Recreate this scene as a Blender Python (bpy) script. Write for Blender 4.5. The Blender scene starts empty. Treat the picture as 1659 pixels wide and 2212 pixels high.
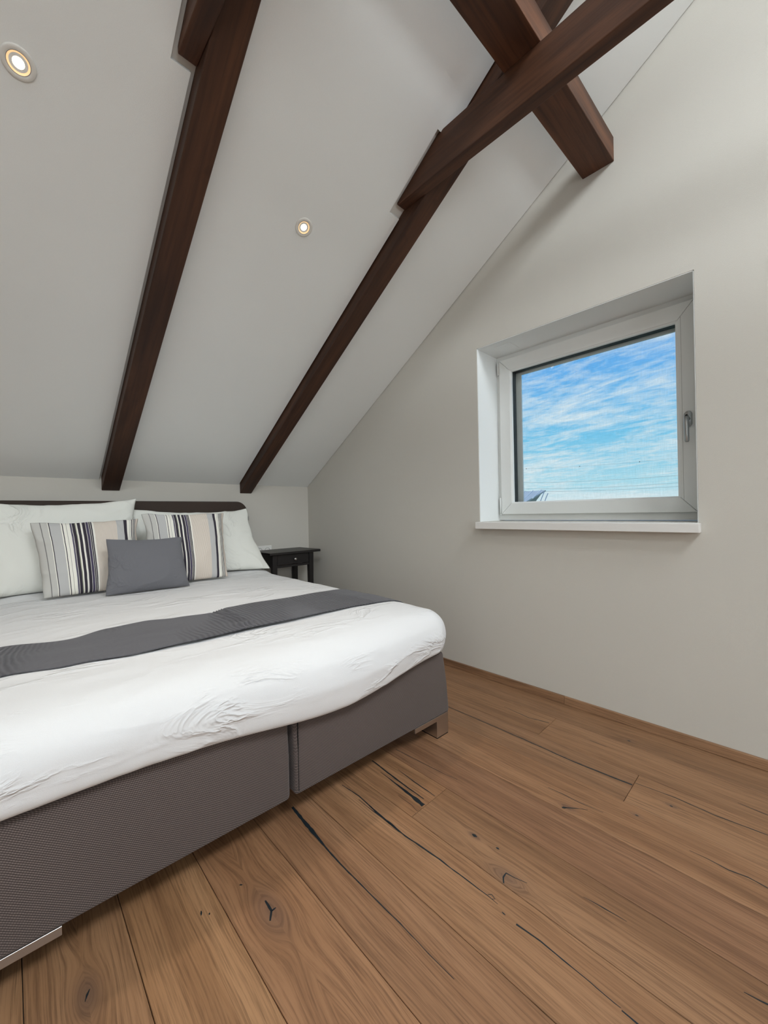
import bpy, bmesh, math, random
from mathutils import Vector, Matrix, noise

random.seed(7)
scene = bpy.context.scene
col = scene.collection

# ------------------------------------------------------------------ camera
CAM = Vector((-2.0787, -3.2285, 1.00625))
YAW, PITCH, ROLL = 0.762219, 0.002007, -0.018702
fw = Vector((math.sin(YAW) * math.cos(PITCH), math.cos(YAW) * math.cos(PITCH), math.sin(PITCH)))
rt = Vector((math.cos(YAW), -math.sin(YAW), 0))
up = rt.cross(fw)
rt2 = rt * math.cos(ROLL) + up * math.sin(ROLL)
up2 = -rt * math.sin(ROLL) + up * math.cos(ROLL)
cd = bpy.data.cameras.new('camera')
cd.sensor_fit = 'HORIZONTAL'
cd.sensor_width = 36.0
cd.lens = 851.05 / 1659 * 36.0
cd.clip_start = 0.02
cd.clip_end = 20000
cam = bpy.data.objects.new('camera', cd)
col.objects.link(cam)
M = Matrix((rt2, up2, -fw)).transposed().to_4x4()
M.translation = CAM
cam.matrix_world = M
scene.camera = cam

# ------------------------------------------------------------------ view
vs = scene.view_settings
vs.view_transform = 'Standard'
vs.look = 'None'
vs.gamma = 1.0
vs.use_curve_mapping = False
vs.exposure = 0.14
scene.cycles.use_light_tree = False


def srgb(r, g, b):
    f = lambda c: (c / 255 / 12.92) if c / 255 <= 0.04045 else ((c / 255 + 0.055) / 1.055) ** 2.4
    return (f(r), f(g), f(b), 1.0)


class NT:
    """small node-tree helper"""
    def __init__(self, tree):
        self.t = tree
        tree.nodes.clear()

    def n(self, typ, ins=None, **kw):
        nd = self.t.nodes.new(typ)
        for k, v in kw.items():
            setattr(nd, k, v)
        for k, v in (ins or {}).items():
            s = nd.inputs[k]
            if hasattr(v, 'is_linked'):
                self.t.links.new(v, s)
            else:
                s.default_value = v
        return nd

    def m(self, op, a, b=0.0, c=0.0, clamp=False):
        nd = self.n('ShaderNodeMath', {0: a, 1: b, 2: c}, operation=op)
        nd.use_clamp = clamp
        return nd.outputs[0]

    def mix(self, f, a, b, blend='MIX'):
        nd = self.n('ShaderNodeMix', data_type='RGBA', blend_type=blend)
        for s, v in ((nd.inputs[0], f), (nd.inputs[6], a), (nd.inputs[7], b)):
            if hasattr(v, 'is_linked'):
                self.t.links.new(v, s)
            else:
                s.default_value = v
        return nd.outputs[2]

    def ramp(self, fac, stops, interp='LINEAR'):
        nd = self.n('ShaderNodeValToRGB', {'Fac': fac})
        cr = nd.color_ramp
        cr.interpolation = interp
        while len(cr.elements) < len(stops):
            cr.elements.new(0.5)
        for e, (p, c) in zip(cr.elements, stops):
            e.position = p
            e.color = c
        return nd.outputs[0]

    def noise(self, vec, scale=5.0, detail=2.0, rough=0.5, dist=0.0):
        nd = self.n('ShaderNodeTexNoise', {'Vector': vec, 'Scale': scale, 'Detail': detail, 'Roughness': rough, 'Distortion': dist})
        return nd.outputs[0]

    def xyz(self, x, y, z):
        return self.n('ShaderNodeCombineXYZ', {0: x, 1: y, 2: z}).outputs[0]

    def sep(self, v):
        o = self.n('ShaderNodeSeparateXYZ', {0: v}).outputs
        return o[0], o[1], o[2]

    def vscale(self, v, s):
        return self.n('ShaderNodeVectorMath', {0: v, 1: s}, operation='MULTIPLY').outputs[0]


# ------------------------------------------------------------------ world: blue sky with rippled cirrus
world = bpy.data.worlds.new('sky')
scene.world = world
world.use_nodes = True
w = NT(world.node_tree)
tc = w.n('ShaderNodeTexCoord').outputs['Generated']
dx, dy, dz = w.sep(tc)
elev = w.m('MAXIMUM', dz, 0.0)
base = w.ramp(elev, [(0.0, srgb(226, 243, 249)), (0.06, srgb(176, 229, 247)), (0.16, srgb(122, 207, 247)),
                     (0.30, srgb(104, 184, 250)), (0.6, srgb(76, 152, 238)), (1.0, srgb(58, 130, 222))])
den = w.m('ADD', elev, 0.12)
px_ = w.m('DIVIDE', dx, den)
py_ = w.m('DIVIDE', dy, den)
# rotate the cloud plane so that the streaks run a little up to the right
ca, sa = math.cos(-0.10), math.sin(-0.10)
cx_ = w.m('ADD', w.m('MULTIPLY', px_, ca), w.m('MULTIPLY', py_, sa))
cy_ = w.m('SUBTRACT', w.m('MULTIPLY', py_, ca), w.m('MULTIPLY', px_, sa))
big = w.noise(w.xyz(cx_, cy_, 3.1), 0.85, 3, 0.55, 0.3)
streak = w.noise(w.xyz(w.m('MULTIPLY', cx_, 1.9), w.m('MULTIPLY', cy_, 0.95), 1.7), 2.6, 7, 0.64, 0.9)
ripple = w.noise(w.xyz(w.m('MULTIPLY', cx_, 2.2), w.m('MULTIPLY', cy_, 1.2), 7.7), 7.5, 4, 0.6, 0.5)
dens = w.m('ADD', w.m('ADD', w.m('MULTIPLY', big, 0.75), w.m('MULTIPLY', streak, 0.95)), w.m('MULTIPLY', ripple, 0.55))
cl = w.n('ShaderNodeMapRange', {0: dens, 1: 0.985, 2: 1.38, 3: 0.0, 4: 0.93}).outputs[0]
skyc = w.mix(cl, base, srgb(236, 247, 252))
below = w.m('LESS_THAN', dz, -0.002)
skyc = w.mix(below, skyc, srgb(150, 160, 150))
bg = w.n('ShaderNodeBackground', {'Color': skyc, 'Strength': 1.0})
w.t.links.new(bg.outputs[0], w.n('ShaderNodeOutputWorld').inputs[0])

# ------------------------------------------------------------------ room dimensions
KH = 1.26529          # knee wall height behind the headboard
SL = 0.618554         # roof slope (rise per metre)
RY, = (-4.30,)        # ridge
RZ = KH - SL * RY
ROOM_X = -4.60        # far left wall
ROOM_Y = 2 * RY       # opposite knee wall
nrm = Vector((0, SL, 1)).normalized()


def zc(y):
    return KH - SL * y if y >= RY else RZ + SL * (y - RY)


# ------------------------------------------------------------------ daylight from the roof windows of the opposite slope
def area(name, loc, direction, sx, sy, power, color):
    ld = bpy.data.lights.new(name, 'AREA')
    ld.shape = 'RECTANGLE'
    ld.size, ld.size_y = sx, sy
    ld.energy = power
    ld.color = color
    o = bpy.data.objects.new(name, ld)
    col.objects.link(o)
    o.location = loc
    o.rotation_euler = Vector(direction).to_track_quat('-Z', 'X').to_euler()
    return o


ROOFWIN = [(-1.75, -0.55), (-3.9, -2.7)]     # x ranges of the roof windows
RWY = (-4.42, -5.12)
for i, (xa, xb) in enumerate(ROOFWIN):
    ym = sum(RWY) / 2
    ln = abs(RWY[1] - RWY[0]) * math.sqrt(1 + SL * SL)
    area('roof_window_daylight', ((xa + xb) / 2, ym - 0.02, zc(ym) + 0.06), (0, SL, -1), ln, xb - xa, (66, 42)[i], (0.90, 0.96, 1.0))

# added fill light by the opposite gable, behind the camera; no door is built
area('left_fill_light', (-4.585, -4.35, 1.12), (1, 0, 0), 2.5, 2.1, 14, (0.84, 0.94, 1.0))
# added fill light facing the bed from behind the camera; no dormer is built
area('rear_fill_light', (-2.5, -6.6, 1.65), (0, 1, -0.05), 1.3, 2.6, 46, (0.88, 0.955, 1.0))

# sun behind the house: it lights the neighbouring roof and the hills, not the room
sd = bpy.data.lights.new('sun', 'SUN')
sd.energy = 2.2
sd.angle = 0.01
sd.color = (1.0, 0.97, 0.92)
so_ = bpy.data.objects.new('sun', sd)
col.objects.link(so_)
so_.rotation_euler = Vector((0.5, -0.75, -0.43)).to_track_quat('-Z', 'Y').to_euler()

pd = bpy.data.lights.new('window_portal', 'AREA')
pd.shape = 'RECTANGLE'
pd.size, pd.size_y = 0.9, 0.9
pd.cycles.is_portal = True
po = bpy.data.objects.new('window_portal', pd)
col.objects.link(po)
po.location = (0.40, -2.42, 1.47)
po.rotation_euler = Vector((-1, 0, 0)).to_track_quat('-Z', 'Y').to_euler()


# ------------------------------------------------------------------ mesh helpers
def link(name, me, mat=None, parent=None):
    o = bpy.data.objects.new(name, me)
    col.objects.link(o)
    if mat is not None and not me.materials:
        me.materials.append(mat)
    if parent is not None:
        o.parent = parent
    return o


def tag(o, label=None, cat=None, group=None, kind=None):
    for k, v in (('label', label), ('category', cat), ('group', group), ('kind', kind)):
        if v:
            o[k] = v
    return o


def empty(name, loc=(0, 0, 0), rz=0.0, parent=None):
    o = bpy.data.objects.new(name, None)
    o.empty_display_size = 0.1
    col.objects.link(o)
    o.location = loc
    o.rotation_euler = (0, 0, rz)
    if parent:
        o.parent = parent
    return o


def tomesh(name, bm, smooth=False):
    me = bpy.data.meshes.new(name)
    bmesh.ops.recalc_face_normals(bm, faces=bm.faces)
    bm.to_mesh(me)
    bm.free()
    if smooth:
        for p in me.polygons:
            p.use_smooth = True
    return me


def box_bm(x0, x1, y0, y1, z0, z1, r=0.0, seg=2, bm=None):
    b = bmesh.new()
    bmesh.ops.create_cube(b, size=1.0)
    for v in b.verts:
        v.co = Vector(((x0 + x1) / 2 + v.co.x * (x1 - x0), (y0 + y1) / 2 + v.co.y * (y1 - y0), (z0 + z1) / 2 + v.co.z * (z1 - z0)))
    if r > 0:
        bmesh.ops.bevel(b, geom=b.edges[:], offset=r, segments=seg, profile=0.5, affect='EDGES')
    if bm is None:
        return b
    me = bpy.data.meshes.new('tmp')
    b.to_mesh(me)
    b.free()
    bm.from_mesh(me)
    bpy.data.meshes.remove(me)
    return bm


def box(name, x0, x1, y0, y1, z0, z1, mat, parent=None, r=0.0, seg=2, smooth=False):
    return link(name, tomesh(name, box_bm(min(x0, x1), max(x0, x1), min(y0, y1), max(y0, y1), min(z0, z1), max(z0, z1), r, seg), smooth), mat, parent)


def prism_bm(poly, axis_vec, r=0.0):
    """poly: list of Vectors (planar), extruded by axis_vec"""
    b = bmesh.new()
    a = [b.verts.new(p) for p in poly]
    c = [b.verts.new(Vector(p) + Vector(axis_vec)) for p in poly]
    b.faces.new(a)
    b.faces.new(c[::-1])
    n = len(a)
    for i in range(n):
        b.faces.new((a[i], c[i], c[(i + 1) % n], a[(i + 1) % n]))
    bmesh.ops.recalc_face_normals(b, faces=b.faces)
    if r > 0:
        bmesh.ops.bevel(b, geom=b.edges[:], offset=r, segments=2, profile=0.5, affect='EDGES')
    return b


def grid_mesh(name, rows, closed_u=False, uv=None, smooth=True):
    """rows: list of lists of Vectors"""
    me = bpy.data.meshes.new(name)
    nu = len(rows[0])
    verts = [tuple(p) for r in rows for p in r]
    faces = []
    for j in range(len(rows) - 1):
        for i in range(nu if closed_u else nu - 1):
            i2 = (i + 1) % nu
            faces.append((j * nu + i, j * nu + i2, (j + 1) * nu + i2, (j + 1) * nu + i))
    me.from_pydata(verts, [], faces)
    me.update()
    if smooth:
        for p in me.polygons:
            p.use_smooth = True
    return me


def lathe_bm(prof, n=32, bm=None, mat4=None):
    """prof: list of (radius, height) about local z"""
    b = bm or bmesh.new()
    rings = []
    for r, h in prof:
        ring = []
        for i in range(n):
            a = 2 * math.pi * i / n
            p = Vector((r * math.cos(a), r * math.sin(a), h))
            ring.append(b.verts.new(mat4 @ p if mat4 else p))
        rings.append(ring)
    for j in range(len(rings) - 1):
        for i in range(n):
            b.faces.new((rings[j][i], rings[j][(i + 1) % n], rings[j + 1][(i + 1) % n], rings[j + 1][i]))
    return b, rings


def tube_bm(pts, rad, n=10, bm=None):
    b = bm or bmesh.new()
    rings = []
    for k, p in enumerate(pts):
        p = Vector(p)
        d = (Vector(pts[min(k + 1, len(pts) - 1)]) - Vector(pts[max(k - 1, 0)])).normalized()
        s = d.cross(Vector((0.3, 0.2, 1)) if abs(d.z) < 0.9 else Vector((1, 0, 0))).normalized()
        t = d.cross(s)
        r = rad[k] if isinstance(rad, (list, tuple)) else rad
        ra, rb_ = r if isinstance(r, (list, tuple)) else (r, r)
        rings.append([b.verts.new(p + s * (ra * math.cos(2 * math.pi * i / n)) + t * (rb_ * math.sin(2 * math.pi * i / n))) for i in range(n)])
    for j in range(len(rings) - 1):
        for i in range(n):
            b.faces.new((rings[j][i], rings[j][(i + 1) % n], rings[j + 1][(i + 1) % n], rings[j + 1][i]))
    b.faces.new(rings[0][::-1])
    b.faces.new(rings[-1])
    return b


# ------------------------------------------------------------------ materials
def material(name):
    m = bpy.data.materials.new(name)
    m.use_nodes = True
    return m, NT(m.node_tree)


def finish(t, color, rough=0.6, metal=0.0, normal=None, spec=0.5, **extra):
    ins = {'Base Color': color, 'Roughness': rough, 'Metallic': metal, 'Specular IOR Level': spec}
    if normal is not None:
        ins['Normal'] = normal
    ins.update(extra)
    p = t.n('ShaderNodeBsdfPrincipled', ins)
    t.t.links.new(p.outputs[0], t.n('ShaderNodeOutputMaterial').inputs[0])
    return p


def bump(t, h, strength=0.3, dist=0.002):
    return t.n('ShaderNodeBump', {'Height': h, 'Strength': strength, 'Distance': dist}).outputs[0]


def simple(name, rgb, rough=0.5, metal=0.0, spec=0.5, var=0.04, scale=40):
    m, t = material(name)
    o = t.n('ShaderNodeTexCoord').outputs['Object']
    nz = t.noise(o, scale, 3, 0.6)
    c = t.mix(nz, tuple(v * (1 - var) for v in rgb[:3]) + (1,), tuple(min(1, v * (1 + var)) for v in rgb[:3]) + (1,))
    finish(t, c, rough, metal, spec=spec)
    return m


def plaster(name, rgb, grain=0.35):
    m, t = material(name)
    p = t.n('ShaderNodeNewGeometry').outputs['Position']
    fine = t.noise(p, 420, 3, 0.6)
    big = t.noise(p, 1.6, 3, 0.5)
    c = t.mix(big, tuple(v * 0.97 for v in rgb[:3]) + (1,), tuple(min(1, v * 1.02) for v in rgb[:3]) + (1,))
    c = t.mix(t.m('MULTIPLY', t.m('SUBTRACT', fine, 0.35), 0.10, clamp=True), c, tuple(v * 0.6 for v in rgb[:3]) + (1,))
    finish(t, c, 0.92, spec=0.15, normal=bump(t, fine, grain, 0.0015))
    return m


MAT = {}
MAT['wall'] = plaster('wall_plaster', srgb(203, 199, 190))
MAT['ceil'] = plaster('ceiling_plaster', srgb(237, 239, 237))
MAT['reveal'] = plaster('reveal_plaster_skylit', srgb(238, 241, 240), 0.2)  # lighter and cooler than the wall: sky light put into the colour
MAT['gap'] = simple('subfloor_board', srgb(120, 116, 110), 0.9)
MAT['deck'] = simple('roof_deck_board', srgb(214, 212, 206), 0.9, var=0.01)
MAT['white_pvc'] = simple('white_window_plastic', srgb(226, 227, 224), 0.32, var=0.01)
MAT['sill'] = simple('white_sill', srgb(226, 224, 220), 0.4, var=0.01)
MAT['black_gasket'] = simple('black_gasket', srgb(16, 18, 20), 0.55)
MAT['alu'] = simple('satin_aluminium', srgb(176, 178, 178), 0.3, 1.0, var=0.02)
MAT['chrome'] = simple('brushed_chrome', srgb(196, 192, 189), 0.33, 1.0, var=0.02)
MAT['rubber'] = simple('black_rubber', srgb(14, 14, 15), 0.8)
MAT['black_wood'] = simple('black_brown_wood', srgb(27, 24, 24), 0.42, var=0.25, scale=25)
MAT['pewter'] = simple('pewter_knob', srgb(190, 190, 190), 0.25, 1.0)
MAT['socket'] = simple('white_socket', srgb(232, 230, 224), 0.35, var=0.01)
MAT['socket_in'] = simple('socket_recess', srgb(150, 148, 143), 0.5, var=0.01)
MAT['socket_hole'] = simple('socket_hole', srgb(96, 94, 90), 0.5, var=0.01)
MAT['rim'] = simple('white_lamp_rim', srgb(224, 222, 216), 0.4, var=0.01)
MAT['roof_tin'] = simple('neighbour_roof_tin', srgb(182, 190, 196), 0.5)
MAT['roof_seam'] = simple('neighbour_roof_seam', srgb(236, 240, 242), 0.5)
MAT['hill'] = simple('distant_hill', srgb(176, 206, 224), 1.0, spec=0.0, var=0.06, scale=0.004)  # aerial haze painted in as a pale blue
MAT['ground'] = simple('meadow', srgb(150, 165, 140), 1.0, spec=0.0)
MAT['house_wall'] = simple('neighbour_wall', srgb(210, 205, 195), 0.9)
MAT['wire'] = simple('wire_metal', srgb(140, 150, 160), 0.6)

# glass: clear pane with a weak mirror
m, t = material('window_glass')
fr = t.n('ShaderNodeFresnel', {'IOR': 1.35}).outputs[0]
g1 = t.n('ShaderNodeBsdfTransparent', {'Color': (0.97, 0.985, 0.98, 1)})
g2 = t.n('ShaderNodeBsdfGlossy', {'Color': (1, 1, 1, 1), 'Roughness': 0.02})
mx = t.n('ShaderNodeMixShader', {0: t.m('MULTIPLY', fr, 0.6), 1: g1.outputs[0], 2: g2.outputs[0]})
t.t.links.new(mx.outputs[0], t.n('ShaderNodeOutputMaterial').inputs[0])
MAT['glass'] = m
# insect screen: open weave
m, t = material('insect_screen_weave')
o = t.n('ShaderNodeTexCoord').outputs['Object']
ox, oy, oz = t.sep(o)
wv = t.noise(t.xyz(0.0, t.m('MULTIPLY', oy, 18.0), t.m('MULTIPLY', oz, 260.0)), 1.0, 2, 0.6)
wh = t.noise(t.xyz(3.0, t.m('MULTIPLY', oy, 260.0), t.m('MULTIPLY', oz, 18.0)), 1.0, 2, 0.6)
f = t.m('ADD', 0.02, t.m('MULTIPLY', t.m('ADD', wv, wh), 0.09))
g1 = t.n('ShaderNodeBsdfTransparent', {'Color': (1, 1, 1, 1)})
g2 = t.n('ShaderNodeBsdfDiffuse', {'Color': srgb(150, 158, 165)})
mx = t.n('ShaderNodeMixShader', {0: f, 1: g1.outputs[0], 2: g2.outputs[0]})
t.t.links.new(mx.outputs[0], t.n('ShaderNodeOutputMaterial').inputs[0])
MAT['screen'] = m

# lamp lens
m, t = material('lamp_lens')
e = t.n('ShaderNodeEmission', {'Color': (1.0, 0.80, 0.50, 1), 'Strength': 9.0})
t.t.links.new(e.outputs[0], t.n('ShaderNodeOutputMaterial').inputs[0])
MAT['lens'] = m
m, t = material('lamp_reflector')
finish(t, srgb(255, 214, 165), 0.35, 0.0, spec=0.6, **{'Emission Color': (1.0, 0.66, 0.34, 1), 'Emission Strength': 0.55})  # orange tint and weak glow stand in for light caught from the lens
MAT['reflector'] = m


# oak floor (plank runs along y); obj.color carries the tint of the single plank
KNOTS = [(-1.608, -2.290, 0.075), (-1.970, -2.180, 0.055), (-1.100, -2.665, 0.050), (-1.045, -2.523, 0.022),
         (-0.470, -2.923, 0.020), (-0.600, -2.852, 0.018), (-0.147, -2.713, 0.020), (-0.725, -2.680, 0.028)]


def oak(name, light, mid, dark, knots=(), rough=0.42, axis='y', bumpy=0.25):
    m, t = material(name)
    pos = t.n('ShaderNodeNewGeometry').outputs['Position']
    x, y, z = t.sep(pos)
    oi = t.n('ShaderNodeObjectInfo')
    rnd = oi.outputs['Random']
    gx = x if axis == 'y' else t.m('ADD', x, z)
    shade = None
    for kx, ky, kr in knots:
        ddx = t.m('SUBTRACT', x, kx)
        ddy = t.m('MULTIPLY', t.m('SUBTRACT', y, ky), 0.45)
        d = t.m('SQRT', t.m('ADD', t.m('MULTIPLY', ddx, ddx), t.m('MULTIPLY', ddy, ddy)))
        wgt = t.m('POWER', 2.718, t.m('MULTIPLY', t.m('POWER', t.m('DIVIDE', d, kr), 2.0), -1.0))
        sgn = t.m('SIGN', ddx)
        ringc = t.m('ADD', kx, t.m('MULTIPLY', d, sgn))
        gx = t.m('ADD', gx, t.m('MULTIPLY', wgt, t.m('SUBTRACT', ringc, gx)))
        core = t.m('POWER', 2.718, t.m('MULTIPLY', t.m('POWER', t.m('DIVIDE', d, kr * 0.45), 2.0), -1.0))
        shade = core if shade is None else t.m('MAXIMUM', shade, core)
    off = t.m('MULTIPLY', rnd, 37.0)
    warp = t.noise(t.xyz(t.m('MULTIPLY', x, 5.0), t.m('MULTIPLY', y, 1.3), off), 1.0, 2, 0.5)
    gx = t.m('ADD', gx, t.m('MULTIPLY', t.m('SUBTRACT', warp, 0.5), 0.05))
    fib = t.noise(t.xyz(t.m('MULTIPLY', gx, 250.0), t.m('MULTIPLY', y, 5.0), off), 1.0, 4, 0.7)
    fine = t.noise(t.xyz(t.m('MULTIPLY', gx, 620.0), t.m('MULTIPLY', y, 14.0), off), 1.0, 2, 0.6)
    band = t.noise(t.xyz(t.m('MULTIPLY', gx, 17.0), t.m('MULTIPLY', y, 0.55), off), 1.0, 3, 0.55)
    blot = t.noise(t.xyz(t.m('MULTIPLY', x, 5.0), t.m('MULTIPLY', y, 2.4), off), 1.0, 3, 0.6)
    c = t.ramp(band, [(0.22, dark), (0.46, mid), (0.80, light)])
    c = t.mix(t.n('ShaderNodeMapRange', {0: fib, 1: 0.44, 2: 0.66, 3: 0.0, 4: 0.66}).outputs[0], c, tuple(v * 0.55 for v in dark[:3]) + (1,))
    c = t.mix(t.n('ShaderNodeMapRange', {0: fine, 1: 0.5, 2: 0.8, 3: 0.0, 4: 0.25}).outputs[0], c, light)
    c = t.mix(t.n('ShaderNodeMapRange', {0: blot, 1: 0.52, 2: 0.75, 3: 0.0, 4: 0.38}).outputs[0], c, tuple(v * 0.72 for v in mid[:3]) + (1,))
    if shade is not None:
        c = t.mix(t.m('MULTIPLY', shade, 0.55), c, srgb(92, 74, 66))
    c = t.mix(1.0, c, oi.outputs['Color'], 'MULTIPLY')
    rg = t.m('ADD', rough, t.m('MULTIPLY', fib, 0.15))
    finish(t, c, rg, spec=0.35, normal=bump(t, fib, bumpy, 0.0012))
    return m


MAT['oak'] = oak('smoked_oak', srgb(166, 128, 96), srgb(144, 107, 77), srgb(115, 82, 57), KNOTS)
MAT['oak_trim'] = oak('smoked_oak_trim', srgb(168, 130, 98), srgb(146, 110, 80), srgb(104, 76, 56), (), 0.5, 'trim')
m, t = material('crack_resin')
finish(t, srgb(30, 38, 42), 0.3, spec=0.4)
MAT['resin'] = m


def beam_mat(name, along, k=1.0):
    m, t = material(name)
    pos = t.n('ShaderNodeNewGeometry').outputs['Position']
    x, y, z = t.sep(pos)
    if along == 'x':
        v1 = t.xyz(t.m('MULTIPLY', x, 3.0), t.m('MULTIPLY', y, 70.0), t.m('MULTIPLY', z, 70.0))
        v2 = t.xyz(t.m('MULTIPLY', x, 1.2), t.m('MULTIPLY', y, 14.0), t.m('MULTIPLY', z, 14.0))
    elif along == 'y':
        v1 = t.xyz(t.m('MULTIPLY', x, 70.0), t.m('MULTIPLY', y, 3.0), t.m('MULTIPLY', z, 70.0))
        v2 = t.xyz(t.m('MULTIPLY', x, 14.0), t.m('MULTIPLY', y, 1.2), t.m('MULTIPLY', z, 14.0))
    else:  # along the rafters
        a = math.atan(SL)
        lo = t.m('SUBTRACT', t.m('MULTIPLY', z, math.sin(a)), t.m('MULTIPLY', y, math.cos(a)))
        ac = t.m('ADD', t.m('MULTIPLY', z, math.cos(a)), t.m('MULTIPLY', y, math.sin(a)))
        v1 = t.xyz(t.m('MULTIPLY', x, 70.0), t.m('MULTIPLY', lo, 3.0), t.m('MULTIPLY', ac, 70.0))
        v2 = t.xyz(t.m('MULTIPLY', x, 14.0), t.m('MULTIPLY', lo, 1.2), t.m('MULTIPLY', ac, 14.0))
    fib = t.noise(v1, 1.0, 5, 0.65, 0.4)
    band = t.noise(v2, 1.0, 3, 0.55, 0.6)
    spots = t.noise(pos, 9.0, 2, 0.5)
    c = t.ramp(band, [(0.3, srgb(52 * k, 32 * k, 22 * k)), (0.5, srgb(68 * k, 43 * k, 29 * k)), (0.72, srgb(86 * k, 55 * k, 37 * k))])
    c = t.mix(t.n('ShaderNodeMapRange', {0: fib, 1: 0.45, 2: 0.72, 3: 0.0, 4: 0.55}).outputs[0], c, srgb(38, 23, 16))
    c = t.mix(t.n('ShaderNodeMapRange', {0: spots, 1: 0.68, 2: 0.78, 3: 0.0, 4: 0.5}).outputs[0], c, srgb(42, 26, 18))
    finish(t, c, 0.55, spec=0.35, normal=bump(t, fib, 0.4, 0.002))
    return m


MAT['rafter'] = beam_mat('stained_rafter', 'r')
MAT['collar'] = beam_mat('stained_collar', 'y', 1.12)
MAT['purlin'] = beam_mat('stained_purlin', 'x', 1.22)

# woven upholstery of the bed base: diagonal twill
m, t = material('twill_upholstery')
o = t.n('ShaderNodeTexCoord').outputs['Object']
ox, oy, oz = t.sep(o)
hx = t.m('ADD', ox, oy)
jit = t.m('MULTIPLY', t.noise(o, 60, 2, 0.5), 0.0012)
d1 = t.m('ADD', t.m('ADD', t.m('MULTIPLY', hx, 0.62), t.m('MULTIPLY', oz, 0.80)), jit)
d2 = t.m('SUBTRACT', t.m('MULTIPLY', hx, 0.85), t.m('MULTIPLY', oz, 0.55))
s1 = t.m('ADD', 0.5, t.m('MULTIPLY', t.m('SINE', t.m('MULTIPLY', d1, 2 * math.pi / 0.0042)), 0.5))
s2 = t.m('ADD', 0.5, t.m('MULTIPLY', t.m('SINE', t.m('MULTIPLY', d2, 2 * math.pi / 0.0052)), 0.5))
h = t.m('MULTIPLY', s1, t.m('ADD', 0.45, t.m('MULTIPLY', s2, 0.55)))
c = t.mix(h, srgb(58, 50, 47), srgb(128, 115, 110))
c = t.mix(t.m('MULTIPLY', t.noise(o, 7, 3, 0.5), 0.25), c, srgb(80, 72, 70))
finish(t, c, 0.95, spec=0.1, normal=bump(t, h, 0.5, 0.0012), **{'Sheen Weight': 0.15})
MAT['twill'] = m


def cloth(name, rgb, wr=0.35, wrscale=9.0, weave=900.0, rough=0.95, stretch=(1, 1, 1), sheen=0.1):
    m, t = material(name)
    o = t.n('ShaderNodeTexCoord').outputs['Object']
    v = t.vscale(o, stretch)
    n1 = t.noise(v, wrscale, 4, 0.55, 0.8)
    rid = t.m('SUBTRACT', 1.0, t.m('MULTIPLY', t.m('ABSOLUTE', t.m('SUBTRACT', n1, 0.5)), 6.0), clamp=True)
    rid = t.m('POWER', rid, 3.0)
    msk = t.n('ShaderNodeMapRange', {0: t.noise(v, wrscale * 0.5, 2, 0.5), 1: 0.48, 2: 0.62, 3: 0.0, 4: 1.0}).outputs[0]
    n2 = t.noise(o, weave, 2, 0.5)
    hgt = t.m('ADD', t.m('MULTIPLY', t.m('MULTIPLY', rid, msk), 1.0), t.m('MULTIPLY', n2, 0.06))
    hgt = t.m('ADD', hgt, t.m('MULTIPLY', t.noise(v, wrscale * 0.6, 3, 0.5), 1.2))
    c = t.mix(t.m('MULTIPLY', n2, 0.35), rgb, tuple(v_ * 0.8 for v_ in rgb[:3]) + (1,))
    finish(t, c, rough, spec=0.1, normal=bump(t, hgt, wr, 0.008), **{'Sheen Weight': sheen})
    return m


MAT['sheet'] = cloth('white_cotton_sheet', srgb(224, 224, 224), 0.75, 7.0, stretch=(0.6, 1.5, 1.5))
MAT['pillowcase'] = cloth('white_cotton_pillowcase', srgb(234, 234, 226), 0.7, 6.0)
MAT['grey_cushion'] = cloth('grey_cushion_cloth', srgb(112, 112, 116), 0.55, 8.0, weave=500)
MAT['headboard'] = cloth('dark_brown_leatherette', srgb(66, 56, 50), 0.04, 6.0, weave=1200, rough=0.6)

# seersucker bed runner: ribs across its width, weaker in the smooth fields
m, t = material('grey_seersucker')
o = t.n('ShaderNodeTexCoord').outputs['Object']
ox, oy, oz = t.sep(o)
jx = t.m('ADD', ox, t.m('MULTIPLY', t.noise(o, 4.0, 2, 0.5), 0.10))
rib = t.m('ADD', 0.5, t.m('MULTIPLY', t.m('SINE', t.m('MULTIPLY', jx, 2 * math.pi / 0.017)), 0.5))
fld = t.n('ShaderNodeMapRange', {0: t.noise(t.xyz(ox, t.m('MULTIPLY', oy, 0.25), 0.0), 3.2, 1, 0.4), 1: 0.49, 2: 0.56, 3: 0.04, 4: 1.0}).outputs[0]
hgt = t.m('ADD', t.m('MULTIPLY', rib, fld), t.m('MULTIPLY', t.noise(o, 8, 4, 0.55, 0.5), 1.0))
c = t.mix(t.m('MULTIPLY', t.m('MULTIPLY', t.m('SUBTRACT', 1.0, rib), fld), 0.5), srgb(92, 91, 95), srgb(52, 51, 54))
finish(t, c, 0.95, spec=0.1, normal=bump(t, hgt, 0.6, 0.005), **{'Sheen Weight': 0.15})
MAT['runner'] = m

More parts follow.
